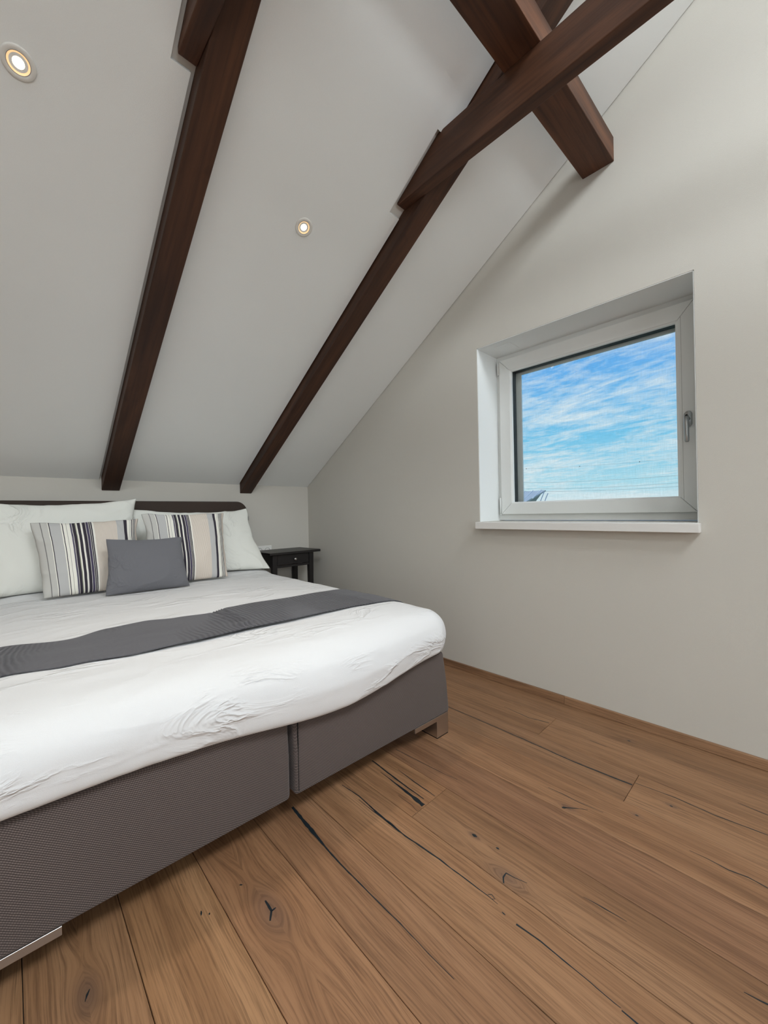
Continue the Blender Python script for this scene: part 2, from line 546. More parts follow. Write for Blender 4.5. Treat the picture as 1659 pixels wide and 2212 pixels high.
# striped cushion: bands along u, listed from its left edge
LG, DK, WH, BE, GR = srgb(196, 194, 188), srgb(62, 58, 66), srgb(238, 235, 224), srgb(224, 214, 202), srgb(190, 189, 187)
STR = [(0.00, LG), (0.072, srgb(120, 118, 116)), (0.079, LG), (0.136, WH), (0.141, DK), (0.152, GR), (0.245, WH), (0.255, DK), (0.262, WH),
       (0.290, srgb(150, 145, 140)), (0.296, WH), (0.326, srgb(96, 92, 108)), (0.340, WH), (0.346, DK), (0.372, srgb(170, 172, 150)),
       (0.382, WH), (0.392, DK), (0.420, WH), (0.434, srgb(150, 146, 146)), (0.440, DK), (0.466, WH), (0.470, srgb(82, 76, 96)),
       (0.494, WH), (0.500, DK), (0.508, WH), (0.514, DK), (0.526, WH), (0.542, BE)]
STR2 = [(0.0, GR), (0.32, DK), (0.46, WH), (0.58, srgb(140, 138, 136)), (0.595, WH), (0.66, DK), (0.70, WH), (0.74, DK), (0.78, LG), (0.83, DK), (0.86, srgb(206, 194, 182))]
m, t = material('striped_cushion_cloth')
uv = t.n('ShaderNodeUVMap').outputs[0]
u, v, _ = t.sep(uv)
o = t.n('ShaderNodeTexCoord').outputs['Object']
uu = t.m('ADD', u, t.m('MULTIPLY', t.m('SUBTRACT', t.noise(o, 9, 2, 0.5), 0.5), 0.012))
c1 = t.ramp(uu, STR, 'CONSTANT')
pin = t.m('GREATER_THAN', t.m('SINE', t.m('MULTIPLY', uu, 2 * math.pi / 0.0125)), 0.35)
inpin = t.m('MULTIPLY', t.m('GREATER_THAN', uu, 0.545), t.m('LESS_THAN', uu, 0.765))
c1 = t.mix(t.m('MULTIPLY', t.m('MULTIPLY', pin, inpin), 0.55), c1, srgb(172, 154, 138))
c2 = t.ramp(t.m('DIVIDE', t.m('SUBTRACT', uu, 0.765), 0.235), STR2[:11], 'CONSTANT')
c = t.mix(t.m('GREATER_THAN', uu, 0.765), c1, c2)
wr = t.noise(o, 9, 4, 0.55, 0.8)
finish(t, c, 0.95, spec=0.1, normal=bump(t, wr, 0.35, 0.006))
MAT['stripe'] = m

# =================================================================== STRUCTURE
def structure(o):
    o['kind'] = 'structure'
    return o


# ---- floor: dark slab with oak planks laid on it (parts)
floor = structure(box('floor', ROOM_X - 0.05, 0.25, ROOM_Y - 0.05, 0.05, -0.06, -0.0125, MAT['gap']))
PW, P0X = 0.1885, -0.183
plank_meshes = {}
planks = []          # (row, y0, y1, object)
LEN = 2.20
joint = {1: -0.214, 2: -0.603, 5: -0.135}
tints = {0: (0.84, 0.84, 0.84), 1: (1.00, 0.99, 0.95), 2: (1.03, 1.03, 1.0), 3: (1.0, 0.97, 0.95), 4: (0.88, 0.84, 0.86), 5: (1.12, 1.10, 1.06),
         6: (1.02, 1.0, 0.97), 7: (0.96, 0.93, 0.92), 8: (1.02, 0.97, 0.93), 9: (1.09, 1.07, 0.98), 10: (0.97, 0.96, 0.92), 11: (1.0, 1.0, 0.96)}
nrow = int((-ROOM_X + P0X) / PW) + 2
for r in range(nrow):
    xa = 0.0 if r == 0 else P0X - PW * (r - 1)
    xb = P0X if r == 0 else P0X - PW * r
    xb = max(xb, ROOM_X)
    if xa - xb < 0.02:
        continue
    j = joint.get(r, -1.1 - 0.5 * random.random())
    ys = [0.0] + [j - LEN * k for k in range(8) if j - LEN * k > ROOM_Y + 0.05] + [ROOM_Y]
    for k in range(len(ys) - 1):
        y1, y0 = ys[k], ys[k + 1]
        wd, ln = round(xa - xb - 0.0016, 4), round(y1 - y0 - 0.0016, 4)
        key = (wd, ln)
        if key not in plank_meshes:
            plank_meshes[key] = tomesh('plank', box_bm(-wd / 2, wd / 2, -ln / 2, ln / 2, -0.0125, 0.0, 0.0011, 1))
        pl = link('plank', plank_meshes[key], MAT['oak'], floor)
        pl.location = ((xa + xb) / 2, (y0 + y1) / 2, 0)
        tn = tints.get(r)
        if tn is None or k == 2:
            s_ = 0.92 + 0.16 * random.random()
            tn = (s_, s_ * 0.985, s_ * 0.965)
        if r == 2 and k == 1:
            tn = (0.90, 0.90, 0.91)
        if r == 1 and k == 1:
            tn = (0.97, 0.97, 0.95)
        if r == 5 and k == 0:
            tn = (0.97, 0.94, 0.90)
        pl.color = (*tn, 1)
        planks.append((r, y0, y1, pl))


def plank_at(x, y):
    r = 0 if x > P0X else int((P0X - x) / PW) + 1
    for q in planks:
        if q[0] == r and q[1] <= y <= q[2]:
            return q[3]
    return planks[0][3]


def crack(pts, w0, w1, w2=None):
    """dark resin filled crack inlaid in a plank; pts in floor coordinates, widths in metres (start, middle, end)"""
    w2 = w0 if w2 is None else w2
    # resample and roughen
    P = [Vector((a, b_, 0)) for a, b_ in pts]
    out = []
    for i in range(len(P) - 1):
        n_ = max(2, int((P[i + 1] - P[i]).length / 0.012))
        for k in range(n_):
            out.append(P[i].lerp(P[i + 1], k / n_))
    out.append(P[-1])
    n_ = len(out)
    mid = out[n_ // 2]
    pl = plank_at(mid.x, mid.y)
    o0 = Vector(pl.location)
    L, R = [], []
    for i, p in enumerate(out):
        d = (out[min(i + 1, n_ - 1)] - out[max(i - 1, 0)]).normalized()
        s = Vector((-d.y, d.x, 0))
        f = i / (n_ - 1)
        wd = (w0 + (w1 - w0) * f * 2) if f < 0.5 else (w1 + (w2 - w1) * (f * 2 - 1))
        wd *= 0.75 + 0.5 * noise.noise(Vector((p.x * 60, p.y * 60, 3.3))) + 0.25
        sh = s * 0.0012 * noise.noise(Vector((p.x * 25, p.y * 25, 9.1)))
        L.append(p + sh + s * wd / 2 - o0)
        R.append(p + sh - s * wd / 2 - o0)
    up_ = Vector((0, 0, 0.0004))
    dn = Vector((0, 0, -0.004))
    me = grid_mesh('crack_filler', [[p + dn for p in L], [p + up_ for p in L], [p + up_ for p in R], [p + dn for p in R]], smooth=False)
    return link('crack_filler', me, MAT['resin'], pl)


crack([(-1.3826, -2.0166), (-1.3882, -2.0844), (-1.3932, -2.1703), (-1.3979, -2.2397)], 0.008, 0.0125, 0.005)
crack([(-1.3979, -2.2397), (-1.4003, -2.3088), (-1.3991, -2.3895), (-1.3977, -2.4811), (-1.3964, -2.5676), (-1.3978, -2.6463), (-1.3968, -2.7055)], 0.005, 0.0025, 0.001)
crack([(-1.1942, -2.0501), (-1.1875, -2.1385), (-1.194, -2.2339), (-1.1952, -2.3086), (-1.1973, -2.3725), (-1.1915, -2.4361), (-1.1869, -2.5012), (-1.1864, -2.5549)], 0.002, 0.006, 0.0035)
crack([(-1.1985, -2.15), (-1.199, -2.22), (-1.198, -2.29), (-1.1995, -2.35)], 0.001, 0.0028, 0.001)
crack([(-1.1864, -2.5549), (-1.1839, -2.6101), (-1.1837, -2.6562), (-1.1848, -2.6861)], 0.0035, 0.003, 0.001)
crack([(-1.181, -2.655), (-1.174, -2.662), (-1.178, -2.674), (-1.183, -2.668)], 0.001, 0.0018, 0.001)
crack([(-1.1945, -2.704), (-1.1955, -2.714)], 0.002, 0.003, 0.001)
crack([(-1.197, -2.7432), (-1.1917, -2.8011), (-1.1941, -2.852), (-1.1957, -2.9121), (-1.1984, -2.9576), (-1.1978, -2.9695)], 0.004, 0.0024, 0.0012)
crack([(-1.2011, -2.9719), (-1.2025, -2.9998), (-1.203, -3.03), (-1.202, -3.08)], 0.003, 0.004, 0.002)
crack([(-1.0196, -2.0222), (-1.0285, -2.1402), (-1.0339, -2.2326), (-1.0354, -2.3107)], 0.004, 0.006, 0.0025)
crack([(-1.0445, -2.0986), (-1.0494, -2.1907), (-1.0525, -2.2438), (-1.0555, -2.2882), (-1.0605, -2.3300)], 0.001, 0.006, 0.017)
crack([(-0.9863, -2.1363), (-0.9938, -2.2308), (-0.9973, -2.3298)], 0.001, 0.004, 0.0025)
crack([(-1.086, -2.235), (-1.088, -2.30), (-1.094, -2.333)], 0.0006, 0.0012, 0.0008)
crack([(-0.8981, -2.0379), (-0.8885, -2.174), (-0.8802, -2.2728), (-0.8712, -2.3348)], 0.0018, 0.0022, 0.0008)
crack([(-0.4487, -1.75), (-0.4487, -1.9871), (-0.4503, -2.2445), (-0.4523, -2.4103)], 0.003, 0.004, 0.005)
crack([(-0.4523, -2.4103), (-0.4594, -2.6019), (-0.4537, -2.7226), (-0.4485, -2.801)], 0.005, 0.0065, 0.007)
crack([(-0.4292, -2.805), (-0.4183, -2.9249), (-0.4235, -3.028), (-0.4122, -3.1538), (-0.411, -3.30)], 0.002, 0.0035, 0.003)
crack([(-0.2481, -2.1769), (-0.2653, -2.3186), (-0.2417, -2.4074)], 0.0008, 0.0035, 0.003)
crack([(-0.675, -2.5922), (-0.6718, -2.6406), (-0.6723, -2.6972), (-0.6648, -2.7715)], 0.001, 0.0028, 0.0008)
crack([(-0.738, -2.667), (-0.7285, -2.678)], 0.004, 0.010, 0.004)
crack([(-0.7315, -2.6739), (-0.7085, -2.7014), (-0.6886, -2.732)], 0.004, 0.0024, 0.0008)
crack([(-0.6464, -2.9973), (-0.6441, -3.039), (-0.6487, -3.0829), (-0.64, -3.1233), (-0.6448, -3.1621), (-0.641, -3.21)], 0.001, 0.003, 0.002)
crack([(-1.0104, -2.8313), (-1.005, -2.8793), (-1.0006, -2.9282)], 0.0006, 0.0028, 0.0006)
crack([(-0.9884, -3.1387), (-0.9854, -3.1575), (-0.982, -3.1742), (-0.98, -3.22)], 0.001, 0.004, 0.003)
crack([(-1.1226, -2.6677), (-1.1078, -2.6583), (-1.0909, -2.6574), (-1.0867, -2.6827), (-1.078, -2.712)], 0.004, 0.0032, 0.001)
crack([(-1.6059, -2.2562), (-1.6061, -2.2926)], 0.003, 0.007, 0.005)
crack([(-1.6061, -2.2926), (-1.6204, -2.313)], 0.005, 0.006, 0.003)
crack([(-1.6061, -2.2926), (-1.5943, -2.2923)], 0.003, 0.004, 0.002)
crack([(-1.9646, -2.17), (-1.97, -2.179), (-1.9748, -2.1915)], 0.0012, 0.004, 0.0012)
crack([(-1.0445, -2.516), (-1.0440, -2.533)], 0.003, 0.010, 0.002)
crack([(-1.0358, -2.594), (-1.0350, -2.604)], 0.003, 0.007, 0.002)
crack([(-0.3001, -3.0756), (-0.3021, -3.1137), (-0.3042, -3.1499), (-0.305, -3.20)], 0.0008, 0.004, 0.003)
crack([(-0.2604, -2.5934), (-0.261, -2.6596)], 0.0006, 0.0022, 0.0006)
crack([(-0.4747, -2.918), (-0.4735, -2.927)], 0.002, 0.006, 0.002)
crack([(-0.6014, -2.848), (-0.6005, -2.857)], 0.002, 0.006, 0.002)
crack([(-0.147, -2.708), (-0.1465, -2.718)], 0.003, 0.008, 0.003)
crack([(-1.635, -2.166), (-1.629, -2.172)], 0.002, 0.005, 0.002)
crack([(-1.735, -2.165), (-1.739, -2.178)], 0.002, 0.004, 0.001)
crack([(-1.722, -2.185), (-1.724, -2.191)], 0.002, 0.004, 0.001)

# ---- gable wall (right) with the window opening
WY0, WY1, WZ0, WZ1 = -1.89456, -2.94687, 0.9411, 1.99544
TH = 0.42
bm = bmesh.new()
outer = [(0.06, -0.02), (0.06, zc(0) + 0.14), (RY, RZ + 0.10), (ROOM_Y - 0.06, zc(ROOM_Y) + 0.14), (ROOM_Y - 0.06, -0.02)]
inner = [(WY0, WZ0), (WY0, WZ1), (WY1, WZ1), (WY1, WZ0)]


def gable_faces(bm, x):
    O = [bm.verts.new((x, a, b_)) for a, b_ in outer]
    I = [bm.verts.new((x, a, b_)) for a, b_ in inner]
    bm.faces.new((O[0], O[1], I[1], I[0]))
    bm.faces.new((O[1], O[2], I[2], I[1]))
    bm.faces.new((O[2], O[3], I[3], I[2]))
    bm.faces.new((O[3], O[4], I[3]))
    bm.faces.new((O[4], O[0], I[0], I[3]))
    return O, I


O1, I1 = gable_faces(bm, 0.0)
O2, I2 = gable_faces(bm, TH)
for A, B_ in ((O1, O2), (I1, I2)):
    n_ = len(A)
    for i in range(n_):
        bm.faces.new((A[i], A[(i + 1) % n_], B_[(i + 1) % n_], B_[i]))
wall_right = structure(link('wall_right', tomesh('wall_right', bm), MAT['wall']))
# fine plaster lining of the reveal, paled to carry sky light
for nm, b in (('reveal_lining', (0.002, TH - 0.01, WY0 - 0.004, WY0 + 0.001, WZ0, WZ1)), ('reveal_lining', (0.002, TH - 0.01, WY1 - 0.001, WY1 + 0.004, WZ0, WZ1)),
              ('reveal_lining', (0.002, TH - 0.01, WY1, WY0, WZ1 - 0.004, WZ1 + 0.001))):
    box(nm, *b, MAT['reveal'], wall_right)
cov = link('access_cover', tomesh('access_cover', box_bm(0.055, 0.170, -2.084, -1.976, WZ1 - 0.0056, WZ1 - 0.004, 0.0012, 2)), MAT['reveal'], wall_right)
tag(cov, 'faint square cover plate in the window head')

# ---- back wall (behind the headboard), opposite wall, left wall
structure(box('wall_back', ROOM_X - 0.2, 0.30, 0.0, 0.18, -0.06, zc(0) + 0.10, MAT['wall']))
structure(box('wall_front', ROOM_X - 0.2, 0.30, ROOM_Y - 0.18, ROOM_Y, -0.06, zc(0) + 0.10, MAT['wall']))
pl_ = [Vector((ROOM_X - 0.18, a, b_)) for a, b_ in outer]
structure(link('wall_left', tomesh('wall_left', prism_bm(pl_, (0.18, 0, 0))), MAT['wall']))

# ---- ceiling: plaster boards between the rafters, with notches round the collar ties; roof deck above
RAF = [(-1.621, -1.518), (-0.667, -0.566)]
COL_ = [(-1.679, -1.6214, 2.447, 2.612), (-0.721, -0.6674, 2.470, 2.636)]     # collar ties x0,x1,z0,z1


def slope_pt(x, y, up_=0.0):
    return Vector((x, y, zc(y))) + nrm * up_


def slope_prism(name, poly, thick, mat, parent=None, lift=0.0):
    pts = [slope_pt(a, b_, lift) for a, b_ in poly]
    return link(name, tomesh(name, prism_bm(pts, nrm * thick)), mat, parent)


ceiling = structure(slope_prism('ceiling', [(ROOM_X - 0.1, 0.05), (0.05, 0.05), (0.05, RY), (ROOM_X - 0.1, RY)], 0.06, MAT['deck'], None, 0.020))
BT = 0.020
g = 0.013
slope_prism('ceiling_board', [(ROOM_X, 0.0), (RAF[0][0] - g, 0.0), (RAF[0][0] - g, -1.8975), (-1.694, -1.8975), (-1.694, -2.24), (RAF[0][0] - g, -2.24), (RAF[0][0] - g, RY), (ROOM_X, RY)], BT, MAT['ceil'], ceiling)
slope_prism('ceiling_board', [(RAF[0][1] + 0.002, 0.0), (RAF[1][0] - g * 0.6, 0.0), (RAF[1][0] - g * 0.6, -1.9036), (-0.7415, -1.9036), (-0.7415, -2.202), (RAF[1][0] - g * 0.6, -2.202), (RAF[1][0] - g * 0.6, RY), (RAF[0][1] + 0.002, RY)], BT, MAT['ceil'], ceiling)
slope_prism('ceiling_board', [(RAF[1][1] + 0.002, 0.0), (-0.004, 0.0), (-0.004, RY), (RAF[1][1] + 0.002, RY)], BT, MAT['ceil'], ceiling)

# opposite slope with the two roof windows (behind the camera)
bm = bmesh.new()
ys = [RY, RWY[0], RWY[1], ROOM_Y]
xs = [ROOM_X - 0.1] + [v_ for ab in sorted(ROOFWIN) for v_ in ab] + [0.05]
for i in range(len(ys) - 1):
    for k in range(len(xs) - 1):
        if i == 1 and k in (1, 3):
            continue
        q = [bm.verts.new((a, b_, zc(b_))) for a, b_ in ((xs[k], ys[i]), (xs[k + 1], ys[i]), (xs[k + 1], ys[i + 1]), (xs[k], ys[i + 1]))]
        bm.faces.new(q)
bmesh.ops.remove_doubles(bm, verts=bm.verts, dist=1e-5)
ext = bmesh.ops.extrude_face_region(bm, geom=bm.faces[:])
nr2 = Vector((0, -SL, 1)).normalized()
for v_ in ext['geom']:
    if isinstance(v_, bmesh.types.BMVert):
        v_.co += nr2 * 0.16
opp = structure(link('ceiling', tomesh('ceiling', bm), MAT['ceil']))

structure(box('ridge_light_block', ROOM_X - 0.2, 0.45, RY - 0.45, RY + 0.45, RZ + 0.04, RZ + 0.12, MAT['deck']))  # unseen box added over the ridge to stop light leaking in

# ---- exposed timber
def rafter(x0, x1, label):
    drop, rise = 0.0745, 0.02
    poly = [Vector((x0, y, zc(y) + d)) for y, d in ((-0.001, -drop), (-0.001, rise), (RY + 0.02, rise), (RY + 0.02, -drop))]
    o = link('rafter', tomesh('rafter', prism_bm(poly, (x1 - x0, 0, 0), 0.004)), MAT['rafter'])
    return tag(o, label, 'beam', 'rafters of the roof slope above the bed')


rafter(*RAF[0], 'dark brown rafter left of the small ceiling spotlight, above the headboard middle')
rafter(*RAF[1], 'dark brown rafter nearer the window, carrying the crossing purlin')


def collar(x0, x1, z0, z1, ystart, label):
    rise = 0.018
    yb = -(z1 - KH - rise) / SL
    ye = 2 * RY + (z0 - KH) / SL
    poly = [Vector((x0, ystart, z0)), Vector((x0, ystart, zc(ystart) + rise)), Vector((x0, yb, z1)), Vector((x0, 2 * RY + (z1 - KH) / SL + 0.03, z1)), Vector((x0, ye + 0.03, z0))]
    o = link('collar_tie', tomesh('collar_tie', prism_bm(poly, (x1 - x0, 0, 0), 0.003)), MAT['collar'])
    return tag(o, label, 'beam', 'horizontal collar ties beside the rafters')


collar(*COL_[0], -1.918, 'short dark collar tie beside the left rafter at the top edge')
collar(*COL_[1], -1.936, 'long reddish brown collar tie running up right under the purlin')
# purlin: slightly out of square, rests on the collar ties
pa, pb = -0.0325, 0.0
PZ0, PZ1 = 2.6372, 2.752
pts_ = []
bm = bmesh.new()


def pur_y(x, yo):
    return yo - 0.0325 * (x + 0.7)


vv = []
for x in (ROOM_X, 0.001):
    vv.append([bm.verts.new((x, pur_y(x, yo), z)) for yo, z in ((-2.497, PZ0), (-2.637, PZ0), (-2.637, PZ1), (-2.588, PZ1), (-2.497, PZ1 - 0.064))])
for i in range(5):
    bm.faces.new((vv[0][i], vv[0][(i + 1) % 5], vv[1][(i + 1) % 5], vv[1][i]))
bm.faces.new(vv[0])
bm.faces.new(vv[1][::-1])
bmesh.ops.recalc_face_normals(bm, faces=bm.faces)
bmesh.ops.bevel(bm, geom=bm.edges[:], offset=0.003, segments=2, profile=0.5, affect='EDGES')
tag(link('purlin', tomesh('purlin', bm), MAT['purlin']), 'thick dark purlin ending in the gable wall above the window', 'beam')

# ---- baseboards
bb = structure(empty('baseboard_right', (0, 0, 0)))
BBH, BBT = 0.0406, 0.0145
for ya, yb in ((-0.016, -2.385), (-2.3862, -4.8), (-4.8012, ROOM_Y + 0.002)):
    b_ = link('baseboard_length', tomesh('baseboard_length', box_bm(-BBT, -0.0004, yb, ya, 0.0008, BBH, 0.0015, 2)), MAT['oak_trim'], bb)
b2 = structure(empty('baseboard_back', (0, 0, 0)))
for xa, xb in ((-0.0006, -2.2), (-2.2012, ROOM_X + 0.002)):
    link('baseboard_length', tomesh('baseboard_length', box_bm(xb, xa, -BBT, -0.0004, 0.0008, BBH, 0.0015, 2)), MAT['oak_trim'], b2)

# =================================================================== WINDOW
XF = 0.226      # face of the fixed frame
XS = 0.206      # face of the sash
win = structure(empty('window_1', (XF, (WY0 + WY1) / 2, WZ0)))
win.matrix_world = Matrix.Identity(4)


def ring_bm(yo0, yo1, zo0, zo1, yi0, yi1, zi0, zi1, x0, x1, inner_x0=None):
    """rectangular frame between an outer and an inner rectangle; optional set-back of the inner edge face"""
    b = bmesh.new()
    ix = x0 if inner_x0 is None else inner_x0
    Of = [b.verts.new((x0, y, z)) for y, z in ((yo0, zo0), (yo1, zo0), (yo1, zo1), (yo0, zo1))]
    If = [b.verts.new((ix, y, z)) for y, z in ((yi0, zi0), (yi1, zi0), (yi1, zi1), (yi0, zi1))]
    Ob = [b.verts.new((x1, y, z)) for y, z in ((yo0, zo0), (yo1, zo0), (yo1, zo1), (yo0, zo1))]
    Ib = [b.verts.new((x1, y, z)) for y, z in ((yi0, zi0), (yi1, zi0), (yi1, zi1), (yi0, zi1))]
    for i in range(4):
        k = (i + 1) % 4
        b.faces.new((Of[i], Of[k], If[k], If[i]))
        b.faces.new((Ob[k], Ob[i], Ib[i], Ib[k]))
        b.faces.new((Of[k], Of[i], Ob[i], Ob[k]))
        b.faces.new((If[i], If[k], Ib[k], Ib[i]))
    bmesh.ops.recalc_face_normals(b, faces=b.faces)
    return b


SO = (-1.925, -2.918, 0.9822, 1.9625)      # sash outer y0,y1,z0,z1
SI = (-1.996, -2.8535, 1.0527, 1.8855)     # sash inner
# fixed frame as four mitred rails
frame = link('window_frame', tomesh('window_frame', ring_bm(WY0, WY1, WZ0 + 0.004, WZ1, WY0 - 0.05, WY1 + 0.05, WZ0 + 0.055, WZ1 - 0.05, XF, XF + 0.07)), MAT['white_pvc'], win)


def mitre_rail(name, o4, i4, side, x0, x1, mat, parent, gap=0.0004, r=0.0025):
    yo0, yo1, zo0, zo1 = o4
    yi0, yi1, zi0, zi1 = i4
    quad = {'l': [(yo0, zo0), (yo0, zo1), (yi0, zi1), (yi0, zi0)], 'r': [(yo1, zo1), (yo1, zo0), (yi1, zi0), (yi1, zi1)],
            'b': [(yo1, zo0), (yo0, zo0), (yi0, zi0), (yi1, zi0)], 't': [(yo0, zo1), (yo1, zo1), (yi1, zi1), (yi0, zi1)]}[side]
    c = Vector((sum(q[0] for q in quad) / 4, sum(q[1] for q in quad) / 4))
    pts = [Vector((x0, q[0] + (c.x - q[0]) * gap / 0.3, q[1] + (c.y - q[1]) * gap / 0.3)) for q in quad]
    return link(name, tomesh(name, prism_bm(pts, (x1 - x0, 0, 0), r)), mat, parent)


sash = empty('window_sash', parent=win)
for s in 'lrbt':
    rail = mitre_rail('sash_rail', SO, SI, s, XS, XF + 0.045, MAT['white_pvc'], sash)
# glazing bead all round, slightly set back
bead_o = (SI[0] + 0.0, SI[1] - 0.0, SI[2] - 0.0, SI[3] + 0.0)
bead_i = (SI[0] - 0.008, SI[1] + 0.010, SI[2] + 0.006, SI[3] - 0.008)
link('glazing_bead', tomesh('glazing_bead', ring_bm(*bead_o, *bead_i, XS + 0.004, XS + 0.026, XS + 0.010)), MAT['white_pvc'], sash)
# groove line of the bead on the handle side rail
box('bead_groove', XS - 0.0003, XS + 0.002, SI[1] - 0.0128, SI[1] - 0.0116, SI[2] - 0.012, SI[3] + 0.012, MAT['socket_in'], sash)
link('pane', tomesh('pane', box_bm(XS + 0.027, XS + 0.031, bead_o[1], bead_o[0], bead_o[2], bead_o[3])), MAT['glass'], sash)
link('gasket', tomesh('gasket', ring_bm(SI[0] + 0.004, SI[1] - 0.004, SI[2] - 0.004, SI[3] + 0.004, *bead_i[:2], bead_i[2] - 0.001, bead_i[3], XS + 0.0316, XS + 0.068)), MAT['black_gasket'], sash)
scr_o = (WY0 - 0.02, WY1 + 0.02, WZ0 + 0.02, WZ1 - 0.02)
scr_i = (-2.028, -2.842, 1.052, 1.868)
sfr = link('screen_frame', tomesh('screen_frame', ring_bm(*scr_o, *scr_i, XS + 0.090, XS + 0.100)), MAT['white_pvc'], win)
scr_bm = box_bm(XS + 0.095, XS + 0.0955, scr_i[1] - 0.004, scr_i[0] + 0.004, scr_i[2] - 0.004, scr_i[3] + 0.004)
link('insect_screen', tomesh('insect_screen', scr_bm), MAT['screen'], win)
# hinges
for z0, z1 in ((1.880, 1.957), (0.985, 1.088)):
    hb = tube_bm([(XS + 0.004, -1.917, z0), (XS + 0.004, -1.917, z1)], 0.0062, 12)
    tube_bm([(XS + 0.004, -1.917, z0 - 0.006), (XS + 0.004, -1.917, z0 - 0.001)], 0.0074, 12, hb)
    link('hinge', tomesh('hinge', hb, True), MAT['white_pvc'], win)
# handle: oval rosette and a lever hanging down
hy, hz = -2.888, 1.414
rb_ = bmesh.new()
prof = []
n_ = 40
for lev, (xx, k) in enumerate(((XS - 0.0002, 1.0), (XS - 0.008, 1.0), (XS - 0.0105, 0.88))):
    ringv = []
    for i in range(n_):
        a = 2 * math.pi * i / n_
        cy_r, cz_r = math.cos(a) * 0.0155 * k, math.sin(a) * 0.0155 * k
        cz_r += (0.021 if math.sin(a) > 0 else -0.021)
        ringv.append(rb_.verts.new((xx, hy + cy_r, hz + cz_r)))
    prof.append(ringv)
for j in range(2):
    for i in range(n_):
        rb_.faces.new((prof[j][i], prof[j][(i + 1) % n_], prof[j + 1][(i + 1) % n_], prof[j + 1][i]))
rb_.faces.new(prof[2])
handle = link('handle', tomesh('handle', rb_, True), MAT['alu'], win)
tag(handle, 'satin aluminium window handle')
neck = tube_bm([(XS - 0.009, hy, hz), (XS - 0.040, hy, hz - 0.002)], 0.0095, 16)
lv = [(XS - 0.034, hy, hz + 0.012), (XS - 0.044, hy, hz + 0.004), (XS - 0.049, hy, hz - 0.020), (XS - 0.050, hy, hz - 0.05), (XS - 0.048, hy, hz - 0.080), (XS - 0.043, hy, hz - 0.104), (XS - 0.041, hy, hz - 0.110)]
lvr = [(0.006, 0.006), (0.0098, 0.0075), (0.0105, 0.0075), (0.010, 0.007), (0.0095, 0.0065), (0.0085, 0.006), (0.006, 0.004)]
lever = tube_bm(lv, lvr, 16, neck)
link('lever', tomesh('lever', lever, True), MAT['alu'], handle)

# window sill board
sill = box('window_sill', -0.050, XF + 0.02, WY0 - 0.0015 + 0.0, WY1 + 0.0015, 0.9035, 0.9400, MAT['sill'], win, 0.002, 2)
box('sill_nosing', -0.0505, -0.003, WY1 - 0.008, WY0 + 0.0005, 0.900, 0.9385, MAT['sill'], win, 0.002, 2)
tag(sill, 'white window sill board')

# =================================================================== OUTSIDE
def far(dirx, diry, dirz, dist):
    d = Vector((dirx, diry, dirz))
    return CAM + d * (dist / math.hypot(dirx, diry))


# ground and hills
gm = bpy.data.meshes.new('ground')
gm.from_pydata([(1.5, -9000, -6), (12000, -9000, -6), (12000, 9000, -6), (1.5, 9000, -6)], [], [(0, 1, 2, 3)])
structure(link('ground', gm, MAT['ground']))
rows = []
for k in range(4):
    row = []
    for i in range(160):
        a = -0.6 + 1.4 * i / 159          # bearing from +x
        dist = 4200 + 500 * k
        base_ = 75 * (0.72 + 0.55 * noise.noise(Vector((a * 5.0, 1.3, 0))) + 0.22 * noise.noise(Vector((a * 17.0, 4.3, 0))))
        hgt = (0.0, 0.8, 1.0, 0.0)[k] * base_ * dist / 3600
        row.append(Vector((CAM.x + dist * math.cos(a), CAM.y + dist * math.sin(a), -6 + hgt)))
    rows.append(row)
structure(link('hills', grid_mesh('hills', rows), MAT['hill']))
# neighbouring house with a seamed tin roof
D = 26.0
A_ = far(0.92, 0.506, 0.050, D + 2)      # ridge, left end (hidden by the frame)
Bp = far(0.9885, 0.4385, 0.0470, D)      # ridge, right end
Cp = far(0.9720, 0.4545, 0.0200, D - 1.5)
dirr = (A_ - Bp)
dirr.z = 0
dirr.normalize()
ridge0, ridge1 = Bp, Bp + dirr * 9.0
perp = Vector((-dirr.y, dirr.x, 0))
if (CAM - Bp).dot(perp) < 0:
    perp = -perp
run, fall = 3.2, 2.1
nb = empty('neighbour_house', (Bp.x, Bp.y, -6))
nb.matrix_world = Matrix.Translation((Bp.x, Bp.y, -6))
off = Vector((Bp.x, Bp.y, -6))


def hipq(name, q, th, mat, parent=nb):
    q = [Vector(p) - off for p in q]
    nn = (q[1] - q[0]).cross(q[2] - q[0]).normalized()
    if nn.z < 0:
        nn = -nn
    return link(name, tomesh(name, prism_bm(q, nn * th)), mat, parent)


dwn = Vector((0, 0, -fall))
e0, e1 = ridge0 - dirr * 0.0 + perp * run + dwn, ridge1 + perp * run + dwn
hip = ridge0 + dirr * 1.25          # the visible slope narrows downwards to the right end
roof = hipq('roof_slope', [ridge0, ridge1, e1, ridge0 + dirr * 1.9 + perp * run + dwn], 0.08, MAT['roof_tin'])
hipq('roof_slope', [ridge0 + dirr * 0.2, ridge1, ridge1 - perp * run + dwn, ridge0 + dirr * 5.0 - perp * run + dwn], 0.08, MAT['roof_tin'])
for k in range(11):
    s0 = ridge0 + dirr * (0.35 + 0.62 * k)
    s1 = s0 + perp * run + dwn
    if k < 2:
        s1 = s0 + (perp * run + dwn) * (0.25 + 0.35 * k)
    sm = tube_bm([s0 - off + Vector((0, 0, 0.1)), s1 - off + Vector((0, 0, 0.1))], 0.035, 6)
    link('roof_seam', tomesh('roof_seam', sm), MAT['roof_seam'], roof)
wq = [ridge0 + dirr * 4.6 + perp * (run - 0.4), ridge1 + perp * (run - 0.4), ridge1 - perp * (run - 0.4), ridge0 + dirr * 4.6 - perp * (run - 0.4)]
